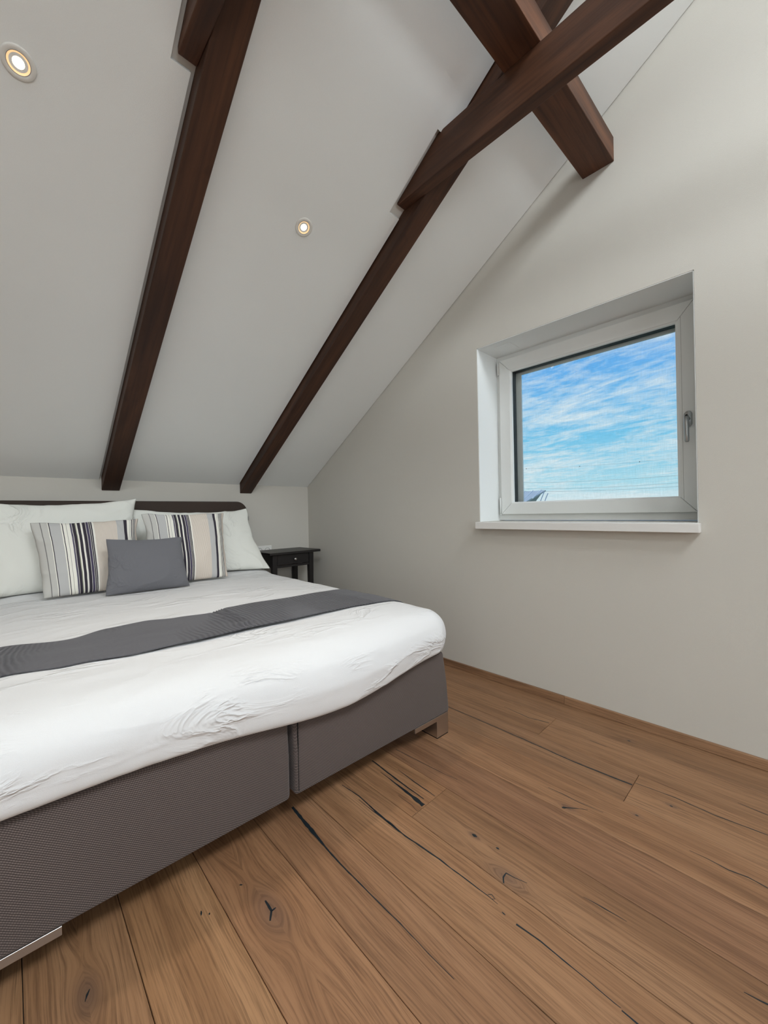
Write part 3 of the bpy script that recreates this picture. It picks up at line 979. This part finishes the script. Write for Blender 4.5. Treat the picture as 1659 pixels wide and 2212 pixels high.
wl = [Vector((p.x, p.y, -6)) - off for p in wq]
link('house_wall', tomesh('house_wall', prism_bm(wl, (0, 0, ridge0.z - fall + 6 + 0.2))), MAT['house_wall'], nb)
for k in range(2):
    s0 = ridge0 - dirr * (0.02 + 0.26 * k) + perp * 0.2 + Vector((0, 0, -0.05 - 0.1 * k))
    st = tube_bm([s0 - off, s0 - off + perp * 0.9 - dirr * 0.35 + Vector((0, 0, -0.75))], 0.03, 6)
    link('roof_strut', tomesh('roof_strut', st), MAT['roof_tin'], nb)
tag(nb, 'grey seamed tin roof of a neighbouring house behind the window corner', 'house')
# overhead wires and the poles that carry them
for dxp, dyp, topz, lb in ((0.90, 0.52, 0.125, 'grey utility pole outside at the left end of the overhead wires'), (1.25, 0.17, 0.145, 'grey utility pole outside at the right end of the overhead wires')):
    tp = far(dxp, dyp, topz, 62.35)
    tag(link('utility_pole', tomesh('utility_pole', tube_bm([(tp.x, tp.y, -6), (tp.x, tp.y, tp.z)], [0.30, 0.22], 12), True), MAT['wire']), lb, 'pole', 'utility poles outside')
WLAB = ['highest overhead wire crossing the sky behind the window, with marker balls',
        'second overhead wire from the top behind the window', 'third overhead wire from the top behind the window', 'lowest overhead wire just above the distant hills']
for k, (pyl, pyr) in enumerate(((0.1045, 0.128), (0.0710, 0.0835), (0.0560, 0.0640), (0.0500, 0.0550))):
    pa_, pb_ = far(0.90, 0.52, pyl, 62), far(1.25, 0.17, pyr, 62)
    pts = []
    for i in range(25):
        f_ = i / 24
        p = pa_.lerp(pb_, f_)
        p.z -= 0.35 * 4 * f_ * (1 - f_)
        pts.append(p)
    wo = link('overhead_wire', tomesh('overhead_wire', tube_bm(pts, 0.008 if k == 0 else 0.014, 5)), MAT['wire'])
    tag(wo, WLAB[k], 'wire', 'overhead wires outside the window')
    if k == 0:
        for i in (4, 11, 18):
            sb = bmesh.new()
            bmesh.ops.create_uvsphere(sb, u_segments=10, v_segments=6, radius=0.06, matrix=Matrix.Translation(pts[i]))
            link('marker_ball', tomesh('marker_ball', sb, True), MAT['rubber'], wo)

# =================================================================== CEILING SPOTLIGHTS
def spotlight(x, y, label):
    c = slope_pt(x, y, 0.0)
    T = Matrix.Translation(c) @ (-nrm).to_track_quat('Z', 'X').to_matrix().to_4x4()   # local +z points into the room
    root = empty('ceiling_spotlight')
    root.matrix_world = T
    b, rings = lathe_bm([(0.0400, 0.0000), (0.0398, 0.0022), (0.0375, 0.0040), (0.0310, 0.0044), (0.0275, 0.0030)], 48)
    link('rim', tomesh('rim', b, True), MAT['rim'], root)
    b, rings = lathe_bm([(0.0277, 0.0030), (0.0270, 0.0034), (0.0262, 0.0034), (0.0260, 0.0022)], 48)
    link('tilt_ring', tomesh('tilt_ring', b, True), MAT['socket_in'], root)
    b, rings = lathe_bm([(0.0260, 0.0024), (0.0225, 0.0004), (0.0170, -0.0012), (0.0160, -0.0014)], 48)
    link('reflector', tomesh('reflector', b, True), MAT['reflector'], root)
    b, rings = lathe_bm([(0.0160, -0.0008), (0.0120, 0.0006), (0.0060, 0.0012)], 40)
    b.faces.new(rings[-1])
    link('lens', tomesh('lens', b, True), MAT['lens'], root)
    ld = bpy.data.lights.new('spot_beam', 'SPOT')
    ld.energy = 17.0
    ld.color = (1.0, 0.87, 0.72)
    ld.spot_size = math.radians(96)
    ld.spot_blend = 0.9
    ld.shadow_soft_size = 0.02
    lo = bpy.data.objects.new('spot_beam', ld)
    col.objects.link(lo)
    lo.parent = root
    lo.location = (0, 0, 0.012)
    # the lamp is tilted in its ring so that the beam falls straight down
    lo.rotation_mode = 'QUATERNION'
    lo.rotation_quaternion = T.to_quaternion().inverted()
    return tag(root, label, 'spotlight', 'recessed spotlights in the sloping ceiling')


spotlight(-2.0410, -1.7030, 'large bright round spotlight recessed in the ceiling left of both rafters')
spotlight(-1.0870, -1.6955, 'small bright round spotlight recessed in the ceiling between the rafters')

# =================================================================== BED
BED0 = Vector((-0.7, -2.12086, 0))
BROT = -math.atan(0.026022)


def bed_empty(name):
    return empty(name, BED0, BROT)


def place_bed(o):
    o.location = BED0
    o.rotation_euler = (0, 0, BROT)
    return o


bed = bed_empty('boxspring_bed')


def base_box(x0, x1, label):
    z0, z1, ztop = 0.096, 0.372, 0.385
    b = bmesh.new()
    bmesh.ops.create_cube(b, size=1.0)
    bmesh.ops.subdivide_edges(b, edges=b.edges[:], cuts=1, use_grid_fill=True)
    for v_ in b.verts:
        v_.co = Vector(((x0 + x1) / 2 + v_.co.x * (x1 - x0), 0.985 + v_.co.y * 1.97, (z0 + z1) / 2 + v_.co.z * (z1 - z0)))
        if v_.co.z > z1 - 0.01:
            if v_.co.x > 0:
                v_.co.x -= 0.022
            if v_.co.x < -1.5:
                v_.co.x += 0.022
            if v_.co.y < 0.01:
                v_.co.y += 0.012
    sharp = [e_ for e_ in b.edges if len(e_.link_faces) == 2 and e_.calc_face_angle() > 0.6]
    bmesh.ops.bevel(b, geom=sharp, offset=0.014, segments=4, profile=0.5, affect='EDGES', clamp_overlap=True)
    o = link('boxspring', tomesh('boxspring', b, True), MAT['twill'], bed)
    return tag(o, label)


bxr = base_box(-0.7195, 0.068, 'grey twill upholstered boxspring')
bxl = base_box(-1.5235, -0.7360, 'grey twill upholstered boxspring')
# stitched seam near the joint of the right boxspring
link('seam', tomesh('seam', box_bm(-0.7085, -0.7073, -0.0016, 0.004, 0.112, 0.352)), MAT['rubber'], bxr)


def foot(xo, sgn, y0, fsgn):
    """corner foot: plate along the edge, square leg, rubber pad; xo outer x, sgn direction to the inside, y0 outer y"""
    f_ = empty('foot', parent=bed)
    xi = xo + sgn * 0.2165
    yi = y0 + fsgn * 0.20
    b = box_bm(min(xo, xi), max(xo, xi), min(y0, y0 + fsgn * 0.006), max(y0, y0 + fsgn * 0.006), 0.0775, 0.0975, 0.0006, 1)
    box_bm(min(xo, xo + sgn * 0.006), max(xo, xo + sgn * 0.006), min(y0, yi), max(y0, yi), 0.0775, 0.0975, 0.0006, 1, b)
    link('foot_plate', tomesh('foot_plate', b), MAT['chrome'], f_)
    la, lb = xo, xo + sgn * 0.077
    link('leg', tomesh('leg', box_bm(min(la, lb), max(la, lb), min(y0, y0 + fsgn * 0.12), max(y0, y0 + fsgn * 0.12), 0.0045, 0.0955, 0.0012, 2)), MAT['chrome'], f_)
    link('pad', tomesh('pad', box_bm(min(la, lb) + 0.001, max(la, lb) - 0.001, min(y0, y0 + fsgn * 0.12) + 0.001, max(y0, y0 + fsgn * 0.12) - 0.001, 0.0003, 0.0045)), MAT['rubber'], f_)


foot(0.060, -1, 0.004, 1)
foot(-1.5475 + 0.028, 1, 0.004, 1)
foot(0.060, -1, 1.966, -1)
foot(-1.5475 + 0.028, 1, 1.966, -1)

# headboard with rounded top corners
HBY0, HBY1 = 1.975, 2.058
xa, xb, zt_, rr = -1.60, -0.02, 1.118, 0.085
poly = [Vector((xb, HBY0, 0.30)), ]
for i in range(9):
    a = math.pi / 2 * i / 8
    poly.append(Vector((xb - rr + rr * math.cos(a), HBY0, zt_ - rr + rr * math.sin(a))))
for i in range(9):
    a = math.pi / 2 + math.pi / 2 * i / 8
    poly.append(Vector((xa + rr + rr * math.cos(a), HBY0, zt_ - rr + rr * math.sin(a))))
poly.append(Vector((xa, HBY0, 0.30)))
hbm = prism_bm(poly, (0, HBY1 - HBY0, 0))
ed = [e_ for e_ in hbm.edges if abs(e_.verts[0].co.y - e_.verts[1].co.y) < 1e-4]
bmesh.ops.bevel(hbm, geom=ed, offset=0.014, segments=3, profile=0.5, affect='EDGES')
hb = link('headboard', tomesh('headboard', hbm, True), MAT['headboard'], bed)
tag(hb, 'dark brown padded headboard')
link('bracket', tomesh('bracket', box_bm(-0.022, 0.014, 2.03, 2.045, 0.966, 1.000, 0.002, 2)), MAT['alu'], hb)
tag(bed, 'double boxspring bed with grey twill base, chrome feet and brown headboard', 'bed')

# ---- mattress in a white fitted sheet
MX0, MX1, MY0, MY1 = -1.545, 0.072, -0.008, 1.975
PROF = [(-0.028, 0.384), (-0.006, 0.386), (0.008, 0.398), (0.016, 0.425), (0.020, 0.455), (0.017, 0.485), (0.006, 0.513), (-0.016, 0.538), (-0.046, 0.556),
        (-0.085, 0.567), (-0.14, 0.573), (-0.22, 0.576), (-0.34, 0.579), (-0.50, 0.582), (-0.66, 0.584), (-0.78, 0.585)]


def catmull(P, n_):
    out = []
    for i in range(len(P) - 1):
        p0, p1, p2, p3 = P[max(i - 1, 0)], P[i], P[i + 1], P[min(i + 2, len(P) - 1)]
        for k in range(n_):
            t_ = k / n_
            out.append(tuple(0.5 * (2 * p1[c_] + (p2[c_] - p0[c_]) * t_ + (2 * p0[c_] - 5 * p1[c_] + 4 * p2[c_] - p3[c_]) * t_ ** 2 + (3 * p1[c_] - p0[c_] - 3 * p2[c_] + p3[c_]) * t_ ** 3) for c_ in range(len(p1))))
    out.append(P[-1])
    return out


PR = catmull(PROF, 5)


def rrect(o, n_=640):
    """rounded rectangle grown by o: list of (x, y, nx, ny)"""
    rad = max(0.10 + o, 0.02)
    x0, x1, y0, y1 = MX0 - o, MX1 + o, MY0 - o, MY1 + o
    rad = min(rad, (x1 - x0) / 2 * 0.98, (y1 - y0) / 2 * 0.98)
    # constant parameter per side so that rings line up
    per = n_ // 8
    pts = []
    cs = [(x1 - rad, y0 + rad, -math.pi / 2), (x1 - rad, y1 - rad, 0), (x0 + rad, y1 - rad, math.pi / 2), (x0 + rad, y0 + rad, math.pi)]
    for c_ in range(4):
        cx0, cy0, a0 = cs[c_]
        nc = 16
        for k in range(nc):
            a = a0 + math.pi / 2 * k / nc
            pts.append((cx0 + rad * math.cos(a), cy0 + rad * math.sin(a), math.cos(a), math.sin(a)))
        cx2, cy2, a2 = cs[(c_ + 1) % 4]
        pe = (cx0 + rad * math.cos(a0 + math.pi / 2), cy0 + rad * math.sin(a0 + math.pi / 2))
        pf = (cx2 + rad * math.cos(a2), cy2 + rad * math.sin(a2))
        nl = (n_ - 64) // 4
        for k in range(nl):
            f_ = k / nl
            pts.append((pe[0] + (pf[0] - pe[0]) * f_, pe[1] + (pf[1] - pe[1]) * f_, math.cos(a0 + math.pi / 2), math.sin(a0 + math.pi / 2)))
    return pts


def bumpf(x):
    return math.exp(-((x + 0.55) / 0.36) ** 2)


def ridge_noise(p, s):
    v_ = noise.noise(p * s)
    return max(0.0, 1.0 - abs(v_) * 5.0) ** 2


rows = []
for o_, z_ in PR:
    row = []
    inset = -o_
    for x, y, nx, ny in rrect(o_):
        P = Vector((x, y, z_))
        # front overhang sags in the middle
        if ny < -0.3:
            wz = max(0.0, min(1.0, (0.50 - z_) / 0.12)) if o_ > -0.05 else 0.0
            P.z -= 0.052 * bumpf(x) * wz
            P.y -= 0.030 * bumpf(x) * max(0.0, min(1.0, (0.55 - z_) / 0.10)) if o_ > -0.06 else 0.0
        hr = max(0.0, min(1.0, (y - 1.60) / 0.2))
        if o_ < -0.05:
            P.z += 0.020 * hr * hr * (3 - 2 * hr)
        # soft undulation and creases
        q_ = Vector((x * 1.0, y * 2.2, z_ * 2.0))
        amp = 0.0035
        side = 1.0 if z_ < 0.55 and o_ > -0.06 else 0.0
        d_ = amp * noise.noise(q_ * 4.0) + 0.0016 * noise.noise(q_ * 11.0)
        cre = ridge_noise(Vector((x * 2.0, y * 3.0, z_ * 9.0)) + Vector((5.1, 2.2, 0.4)), 2.1)
        msk = max(0.0, noise.noise(Vector((x * 2.3, y * 1.7, 7.7))) + 0.05)
        d_ += 0.0045 * cre * msk
        if side:
            # small vertical gathers along the lower hem
            hem = max(0.0, min(1.0, (0.45 - z_) / 0.07))
            s_ = x * 1.0 + y * 1.0
            d_ += hem * 0.006 * max(0.0, noise.noise(Vector((s_ * 16.0, z_ * 3.0, 1.1)))) * (0.4 + max(0.0, noise.noise(Vector((s_ * 2.2, 0.0, 5.5)))) * 2.0)
            P += Vector((nx, ny, 0.1)) * d_
        else:
            P.z += d_
        row.append(P)
    rows.append(row)
me = grid_mesh('mattress', rows, closed_u=True)
b = bmesh.new()
b.from_mesh(me)
b.verts.ensure_lookup_table()
nu = len(rows[0])
b.faces.new([b.verts[(len(rows) - 1) * nu + i] for i in range(nu)])
b.faces.new([b.verts[i] for i in range(nu)][::-1])
b.to_mesh(me)
b.free()
for p in me.polygons:
    p.use_smooth = True
mat_o = place_bed(link('mattress', me, MAT['sheet']))
tag(mat_o, 'thick mattress in a white wrinkled cotton sheet on the grey bed base', 'mattress')


def mtop(o_):
    """height of the mattress surface at outward offset o_ (top half of the profile)"""
    top = [q for q in PR if q[1] > 0.52]
    if o_ <= top[-1][0]:
        return top[-1][1]
    for i in range(len(top) - 1):
        if top[i + 1][0] <= o_ <= top[i][0]:
            f_ = (o_ - top[i][0]) / (top[i + 1][0] - top[i][0] + 1e-9)
            return top[i][1] + (top[i + 1][1] - top[i][1]) * f_
    return top[0][1]


# ---- bed runner
prof_x = []                       # (x, z, nx, nz) along the runner from the left hem to the right hem
side = [(o_, z_) for o_, z_ in PR if z_ > 0.43 and (o_ > 0 or z_ > 0.5)]
for o_, z_ in side:
    prof_x.append((MX0 - o_, z_))
right = [(MX1 + o_, z_) for o_, z_ in reversed(side)]
xl_, xr_ = prof_x[-1][0], right[0][0]
mid_n = 150
allp = prof_x + [(xl_ + (xr_ - xl_) * k / mid_n, side[-1][1]) for k in range(1, mid_n)] + right
# resample finely by arc length
fine = [allp[0]]
for a, c_ in zip(allp[:-1], allp[1:]):
    L_ = math.hypot(c_[0] - a[0], c_[1] - a[1])
    k_ = max(1, int(L_ / 0.006))
    for i in range(1, k_ + 1):
        fine.append((a[0] + (c_[0] - a[0]) * i / k_, a[1] + (c_[1] - a[1]) * i / k_))
front_pts = [(-1.70, 0.43), (-1.41, 0.365), (-1.263, 0.315), (-1.097, 0.278), (-0.895, 0.275), (-0.634, 0.277), (-0.294, 0.283), (0.0, 0.270), (0.2, 0.262)]
back_pts = [(-1.70, 0.77), (-1.45, 0.715), (-1.242, 0.625), (-1.13, 0.675), (-1.011, 0.685), (-0.90, 0.640), (-0.775, 0.615), (-0.68, 0.66), (-0.55, 0.672), (-0.408, 0.660), (-0.2, 0.680), (0.036, 0.690), (0.2, 0.690)]


def interp(P, x):
    if x <= P[0][0]:
        return P[0][1]
    for a, c_ in zip(P[:-1], P[1:]):
        if a[0] <= x <= c_[0]:
            f_ = (x - a[0]) / (c_[0] - a[0])
            f_ = f_ * f_ * (3 - 2 * f_)
            return a[1] + (c_[1] - a[1]) * f_
    return P[-1][1]


NV = 46
top_rows, bot_rows = [], []
for j in range(NV + 1):
    v_ = j / NV
    rt_, rb2 = [], []
    for i, (x, z) in enumerate(fine):
        a = fine[max(i - 1, 0)]
        c_ = fine[min(i + 1, len(fine) - 1)]
        dd = Vector((c_[0] - a[0], 0, c_[1] - a[1])).normalized()
        nn = Vector((-dd.z, 0, dd.x))
        yf, yb_ = interp(front_pts, x), interp(back_pts, x)
        y = yf + (yb_ - yf) * v_
        y += 0.006 * noise.noise(Vector((x * 6, v_ * 3, 2.0)))
        base_h = 0.007
        # crown of the mattress surface under the cloth (same small undulation budget)
        edge = math.sin(math.pi * min(1, max(0, v_))) ** 0.5
        fold = 0.014 * edge * max(0.0, noise.noise(Vector((x * 3.0 + v_ * 1.2, v_ * 2.4, 4.0))) + 0.25)
        ridge_f = 0.017 * math.exp(-((v_ - 0.18 - 0.05 * math.sin(x * 3)) / 0.06) ** 2) * (0.5 + 0.5 * noise.noise(Vector((x * 2.0, 0, 8.8))))
        rib = 0.0018 * math.sin((x + 0.02 * math.sin(v_ * 5 + x * 4)) * 2 * math.pi / 0.0135) * max(0.0, min(1.0, 0.3 + 2.2 * noise.noise(Vector((x * 3.1, v_ * 0.6, 6.0)))))
        hgt = base_h + fold + ridge_f + rib
        if x < xl_ or x > xr_:
            hgt = base_h + 0.3 * fold
        P = Vector((x, y, z)) + nn * hgt
        rt_.append(P)
        rb2.append(Vector((x, y, z)) + nn * (hgt - 0.003))
    top_rows.append(rt_)
    bot_rows.append(rb2)
allr = top_rows + bot_rows[::-1] + [top_rows[0]]
me = grid_mesh('bed_runner', allr)
run_o = place_bed(link('bed_runner', me, MAT['runner']))
tag(run_o, 'charcoal grey ribbed bed runner laid across the white mattress', 'bed runner')


# ---- pillows
def pillow(name, C4, thick, mat, label, cat, group, seed, N=64, pinch=0.03, sag=None, wrinkle=0.006, flat_bottom=0.0):
    """C4: corners TL, TR, BR, BL in bed coordinates (front view); thickness bulges to both sides"""
    TL, TR, BR, BL = [Vector(c_) for c_ in C4]
    nn = ((TR - TL) + (BR - BL)).cross((TL - BL) + (TR - BR)).normalized()
    if nn.y > 0:
        nn = -nn               # towards the foot of the bed
    wdt = ((TR - TL).length + (BR - BL).length) / 2
    hgt = ((TL - BL).length + (TR - BR).length) / 2
    me = bpy.data.meshes.new(name)
    verts, uvs = [], []
    for side_ in (1, -1):
        for j in range(N + 1):
            for i in range(N + 1):
                u_, v_ = i / N, j / N
                # concentrate samples near the rim
                us = 0.5 - 0.5 * math.cos(math.pi * u_) * (1 - 0.0)
                vs_ = 0.5 - 0.5 * math.cos(math.pi * v_)
                us = 0.45 * us + 0.55 * u_
                vs_ = 0.45 * vs_ + 0.55 * v_
                su, sv = 4 * us * (1 - us), 4 * vs_ * (1 - vs_)
                # edges draw in between the corners
                pu = us + (0.5 - us) * 2 * pinch * sv * (abs(2 * us - 1) ** 3)
                pv = vs_ + (0.5 - vs_) * 2 * pinch * (1.0 if vs_ > 0.5 else 0.25) * wdt / hgt * su * (abs(2 * vs_ - 1) ** 3)
                P = (BL.lerp(BR, pu)).lerp(TL.lerp(TR, pu), pv)
                th = (max(0.0, su) ** 0.62) * (max(0.0, sv) ** 0.62)
                th = th ** 0.85
                lo_ = 1.0 + 0.25 * (0.5 - vs_)          # filling sinks a little
                d_ = thick / 2 * th * lo_
                q_ = Vector((us * wdt, vs_ * hgt, seed * 3.7 + side_))
                wr = noise.noise(q_ * 5.0) * 1.0 + 0.5 * noise.noise(q_ * 12.0)
                rim = 1.0 - th
                cr = ridge_noise(q_ * 1.0 + Vector((0, 0, 1.3)), 5.5) * (0.35 + rim)
                d_ += wrinkle * (0.7 * wr + 0.9 * cr) * min(1.0, th * 5 + 0.02)
                P = P + nn * (d_ * side_)
                # wavy rim
                if th < 0.35:
                    P += nn * wrinkle * 1.3 * noise.noise(Vector((us * wdt * 9, vs_ * hgt * 9, seed))) * (1 - th / 0.35)
                    edge_w = (1 - th / 0.35) * wrinkle * 1.1
                    P += (TR - TL).normalized() * edge_w * noise.noise(Vector((vs_ * hgt * 10, us * 3.0, seed + 11.0)))
                    P += (TL - BL).normalized() * edge_w * (noise.noise(Vector((us * wdt * 10, vs_ * 3.0, seed + 23.0))) if vs_ > 0.5 else 0.0)
                verts.append(tuple(P))
                uvs.append((us, vs_))
    faces = []
    S = (N + 1) * (N + 1)
    for side_ in (0, 1):
        for j in range(N):
            for i in range(N):
                a = side_ * S + j * (N + 1) + i
                f_ = (a, a + 1, a + N + 2, a + N + 1)
                faces.append(f_ if side_ == 0 else f_[::-1])
    me.from_pydata(verts, [], faces)
    uvl = me.uv_layers.new(name='UVMap')
    for lp in me.loops:
        uvl.data[lp.index].uv = uvs[lp.vertex_index]
    bmx = bmesh.new()
    bmx.from_mesh(me)
    bmesh.ops.remove_doubles(bmx, verts=bmx.verts, dist=0.0004)
    bmx.to_mesh(me)
    bmx.free()
    for p in me.polygons:
        p.use_smooth = True
    o = place_bed(link(name, me, mat))
    return tag(o, label, cat, group)


PG = 'white sleeping pillows against the headboard'
pillow('pillow', [(-1.62, 1.905, 1.112), (-0.812, 1.895, 1.132), (-0.800, 1.780, 0.598), (-1.62, 1.765, 0.590)], 0.17, MAT['pillowcase'],
       'taller white pillow at the left, upper corner rising in front of the headboard', 'pillow', PG, 1, pinch=0.045, wrinkle=0.010)
pillow('pillow', [(-0.868, 1.940, 1.068), (-0.056, 1.915, 1.058), (0.030, 1.690, 0.596), (-0.860, 1.872, 0.605)], 0.15, MAT['pillowcase'],
       'lower white pillow at the right, slouching towards the bedside table', 'pillow', PG, 2, pinch=0.040, wrinkle=0.010)
SG = 'striped cushions'
pillow('cushion', [(-1.340, 1.690, 0.988), (-0.840, 1.694, 0.998), (-0.850, 1.590, 0.592), (-1.290, 1.585, 0.590)], 0.135, MAT['stripe'],
       'striped cushion at the left, in front of the taller white pillow', 'cushion', SG, 3, pinch=0.022, wrinkle=0.008)
pillow('cushion', [(-0.820, 1.688, 1.026), (-0.322, 1.690, 1.030), (-0.344, 1.560, 0.594), (-0.805, 1.565, 0.594)], 0.125, MAT['stripe'],
       'striped cushion at the right, in front of the slouching white pillow', 'cushion', SG, 4, pinch=0.022, wrinkle=0.008)
pillow('cushion', [(-1.030, 1.485, 0.890), (-0.645, 1.485, 0.882), (-0.624, 1.420, 0.587), (-1.044, 1.415, 0.590)], 0.115, MAT['grey_cushion'],
       'small plain dark grey cushion in the middle, in front of both striped ones', 'cushion', None, 5, pinch=0.026, wrinkle=0.006)

# =================================================================== BEDSIDE TABLE
ns = empty('bedside_table', (-0.34, -0.172, 0))
N0 = Vector((-0.34, -0.172, 0))


def nbox(name, x0, x1, y0, y1, z0, z1, r=0.0015, parent=ns, mat=None):
    return box(name, x0 - N0.x, x1 - N0.x, y0 - N0.y, y1 - N0.y, z0, z1, mat or MAT['black_wood'], parent, r, 2)


nbox('table_top', -0.580, -0.100, -0.342, -0.006, 0.680, 0.700, 0.003)
LX = ((-0.545, -0.503), (-0.200, -0.158))
LY = ((-0.318, -0.276), (-0.062, -0.020))
for xa, xb in LX:
    for ya, yb in LY:
        lb = box_bm(xa - N0.x, xb - N0.x, ya - N0.y, yb - N0.y, 0.0005, 0.680, 0.0)
        cx_m, cy_m = (xa + xb) / 2 - N0.x, (ya + yb) / 2 - N0.y
        for v_ in lb.verts:
            if v_.co.z < 0.1:
                v_.co.x += 0.006 * (1 if v_.co.x < cx_m else -1)
                v_.co.y += 0.006 * (1 if v_.co.y < cy_m else -1)
        bmesh.ops.bevel(lb, geom=lb.edges[:], offset=0.0015, segments=1, profile=0.5, affect='EDGES')
        link('leg', tomesh('leg', lb), MAT['black_wood'], ns)
nbox('side_apron', -0.541, -0.525, -0.276, -0.062, 0.572, 0.680)
nbox('side_apron', -0.178, -0.162, -0.276, -0.062, 0.572, 0.680)
nbox('back_apron', -0.503, -0.200, -0.040, -0.024, 0.572, 0.680)
nbox('front_rail', -0.503, -0.200, -0.312, -0.290, 0.572, 0.590)
dr = nbox('drawer', -0.499, -0.204, -0.314, -0.296, 0.594, 0.677, 0.002)
T = Matrix.Translation(Vector((-0.345, -0.314, 0.634)) - N0) @ Matrix.Rotation(math.pi / 2, 4, 'X')
kb, rings = lathe_bm([(0.004, 0.0), (0.004, 0.008), (0.0105, 0.012), (0.0125, 0.017), (0.0115, 0.022), (0.007, 0.025), (0.001, 0.0255)], 24, None, T)
kb.faces.new(rings[-1])
link('knob', tomesh('knob', kb, True), MAT['pewter'], dr)
tag(ns, 'black wooden bedside table with one drawer in the corner beside the bed', 'table')

# =================================================================== WALL SOCKET
so = empty('double_socket', (-0.468, -0.0005, 0.696))


def sbox(name, x0, x1, y0, y1, z0, z1, r, mat, parent=so):
    return box(name, x0, x1, y0, y1, z0, z1, mat, parent, r, 3)


plate = sbox('cover_plate', -0.0775, 0.0775, -0.009, 0.0, -0.0415, 0.0415, 0.003, MAT['socket'])
for cx0 in (-0.036, 0.036):
    T = Matrix.Translation((cx0, -0.0092, 0)) @ Matrix.Rotation(math.pi / 2, 4, 'X')
    sb, rings = lathe_bm([(0.0235, 0.0), (0.0235, 0.0016), (0.0215, 0.0016), (0.0205, -0.008), (0.001, -0.008)], 32, None, T)
    link('socket_insert', tomesh('socket_insert', sb), MAT['socket_hole'], plate)
tag(so, 'white double wall socket low on the wall behind the bedside table', 'socket')
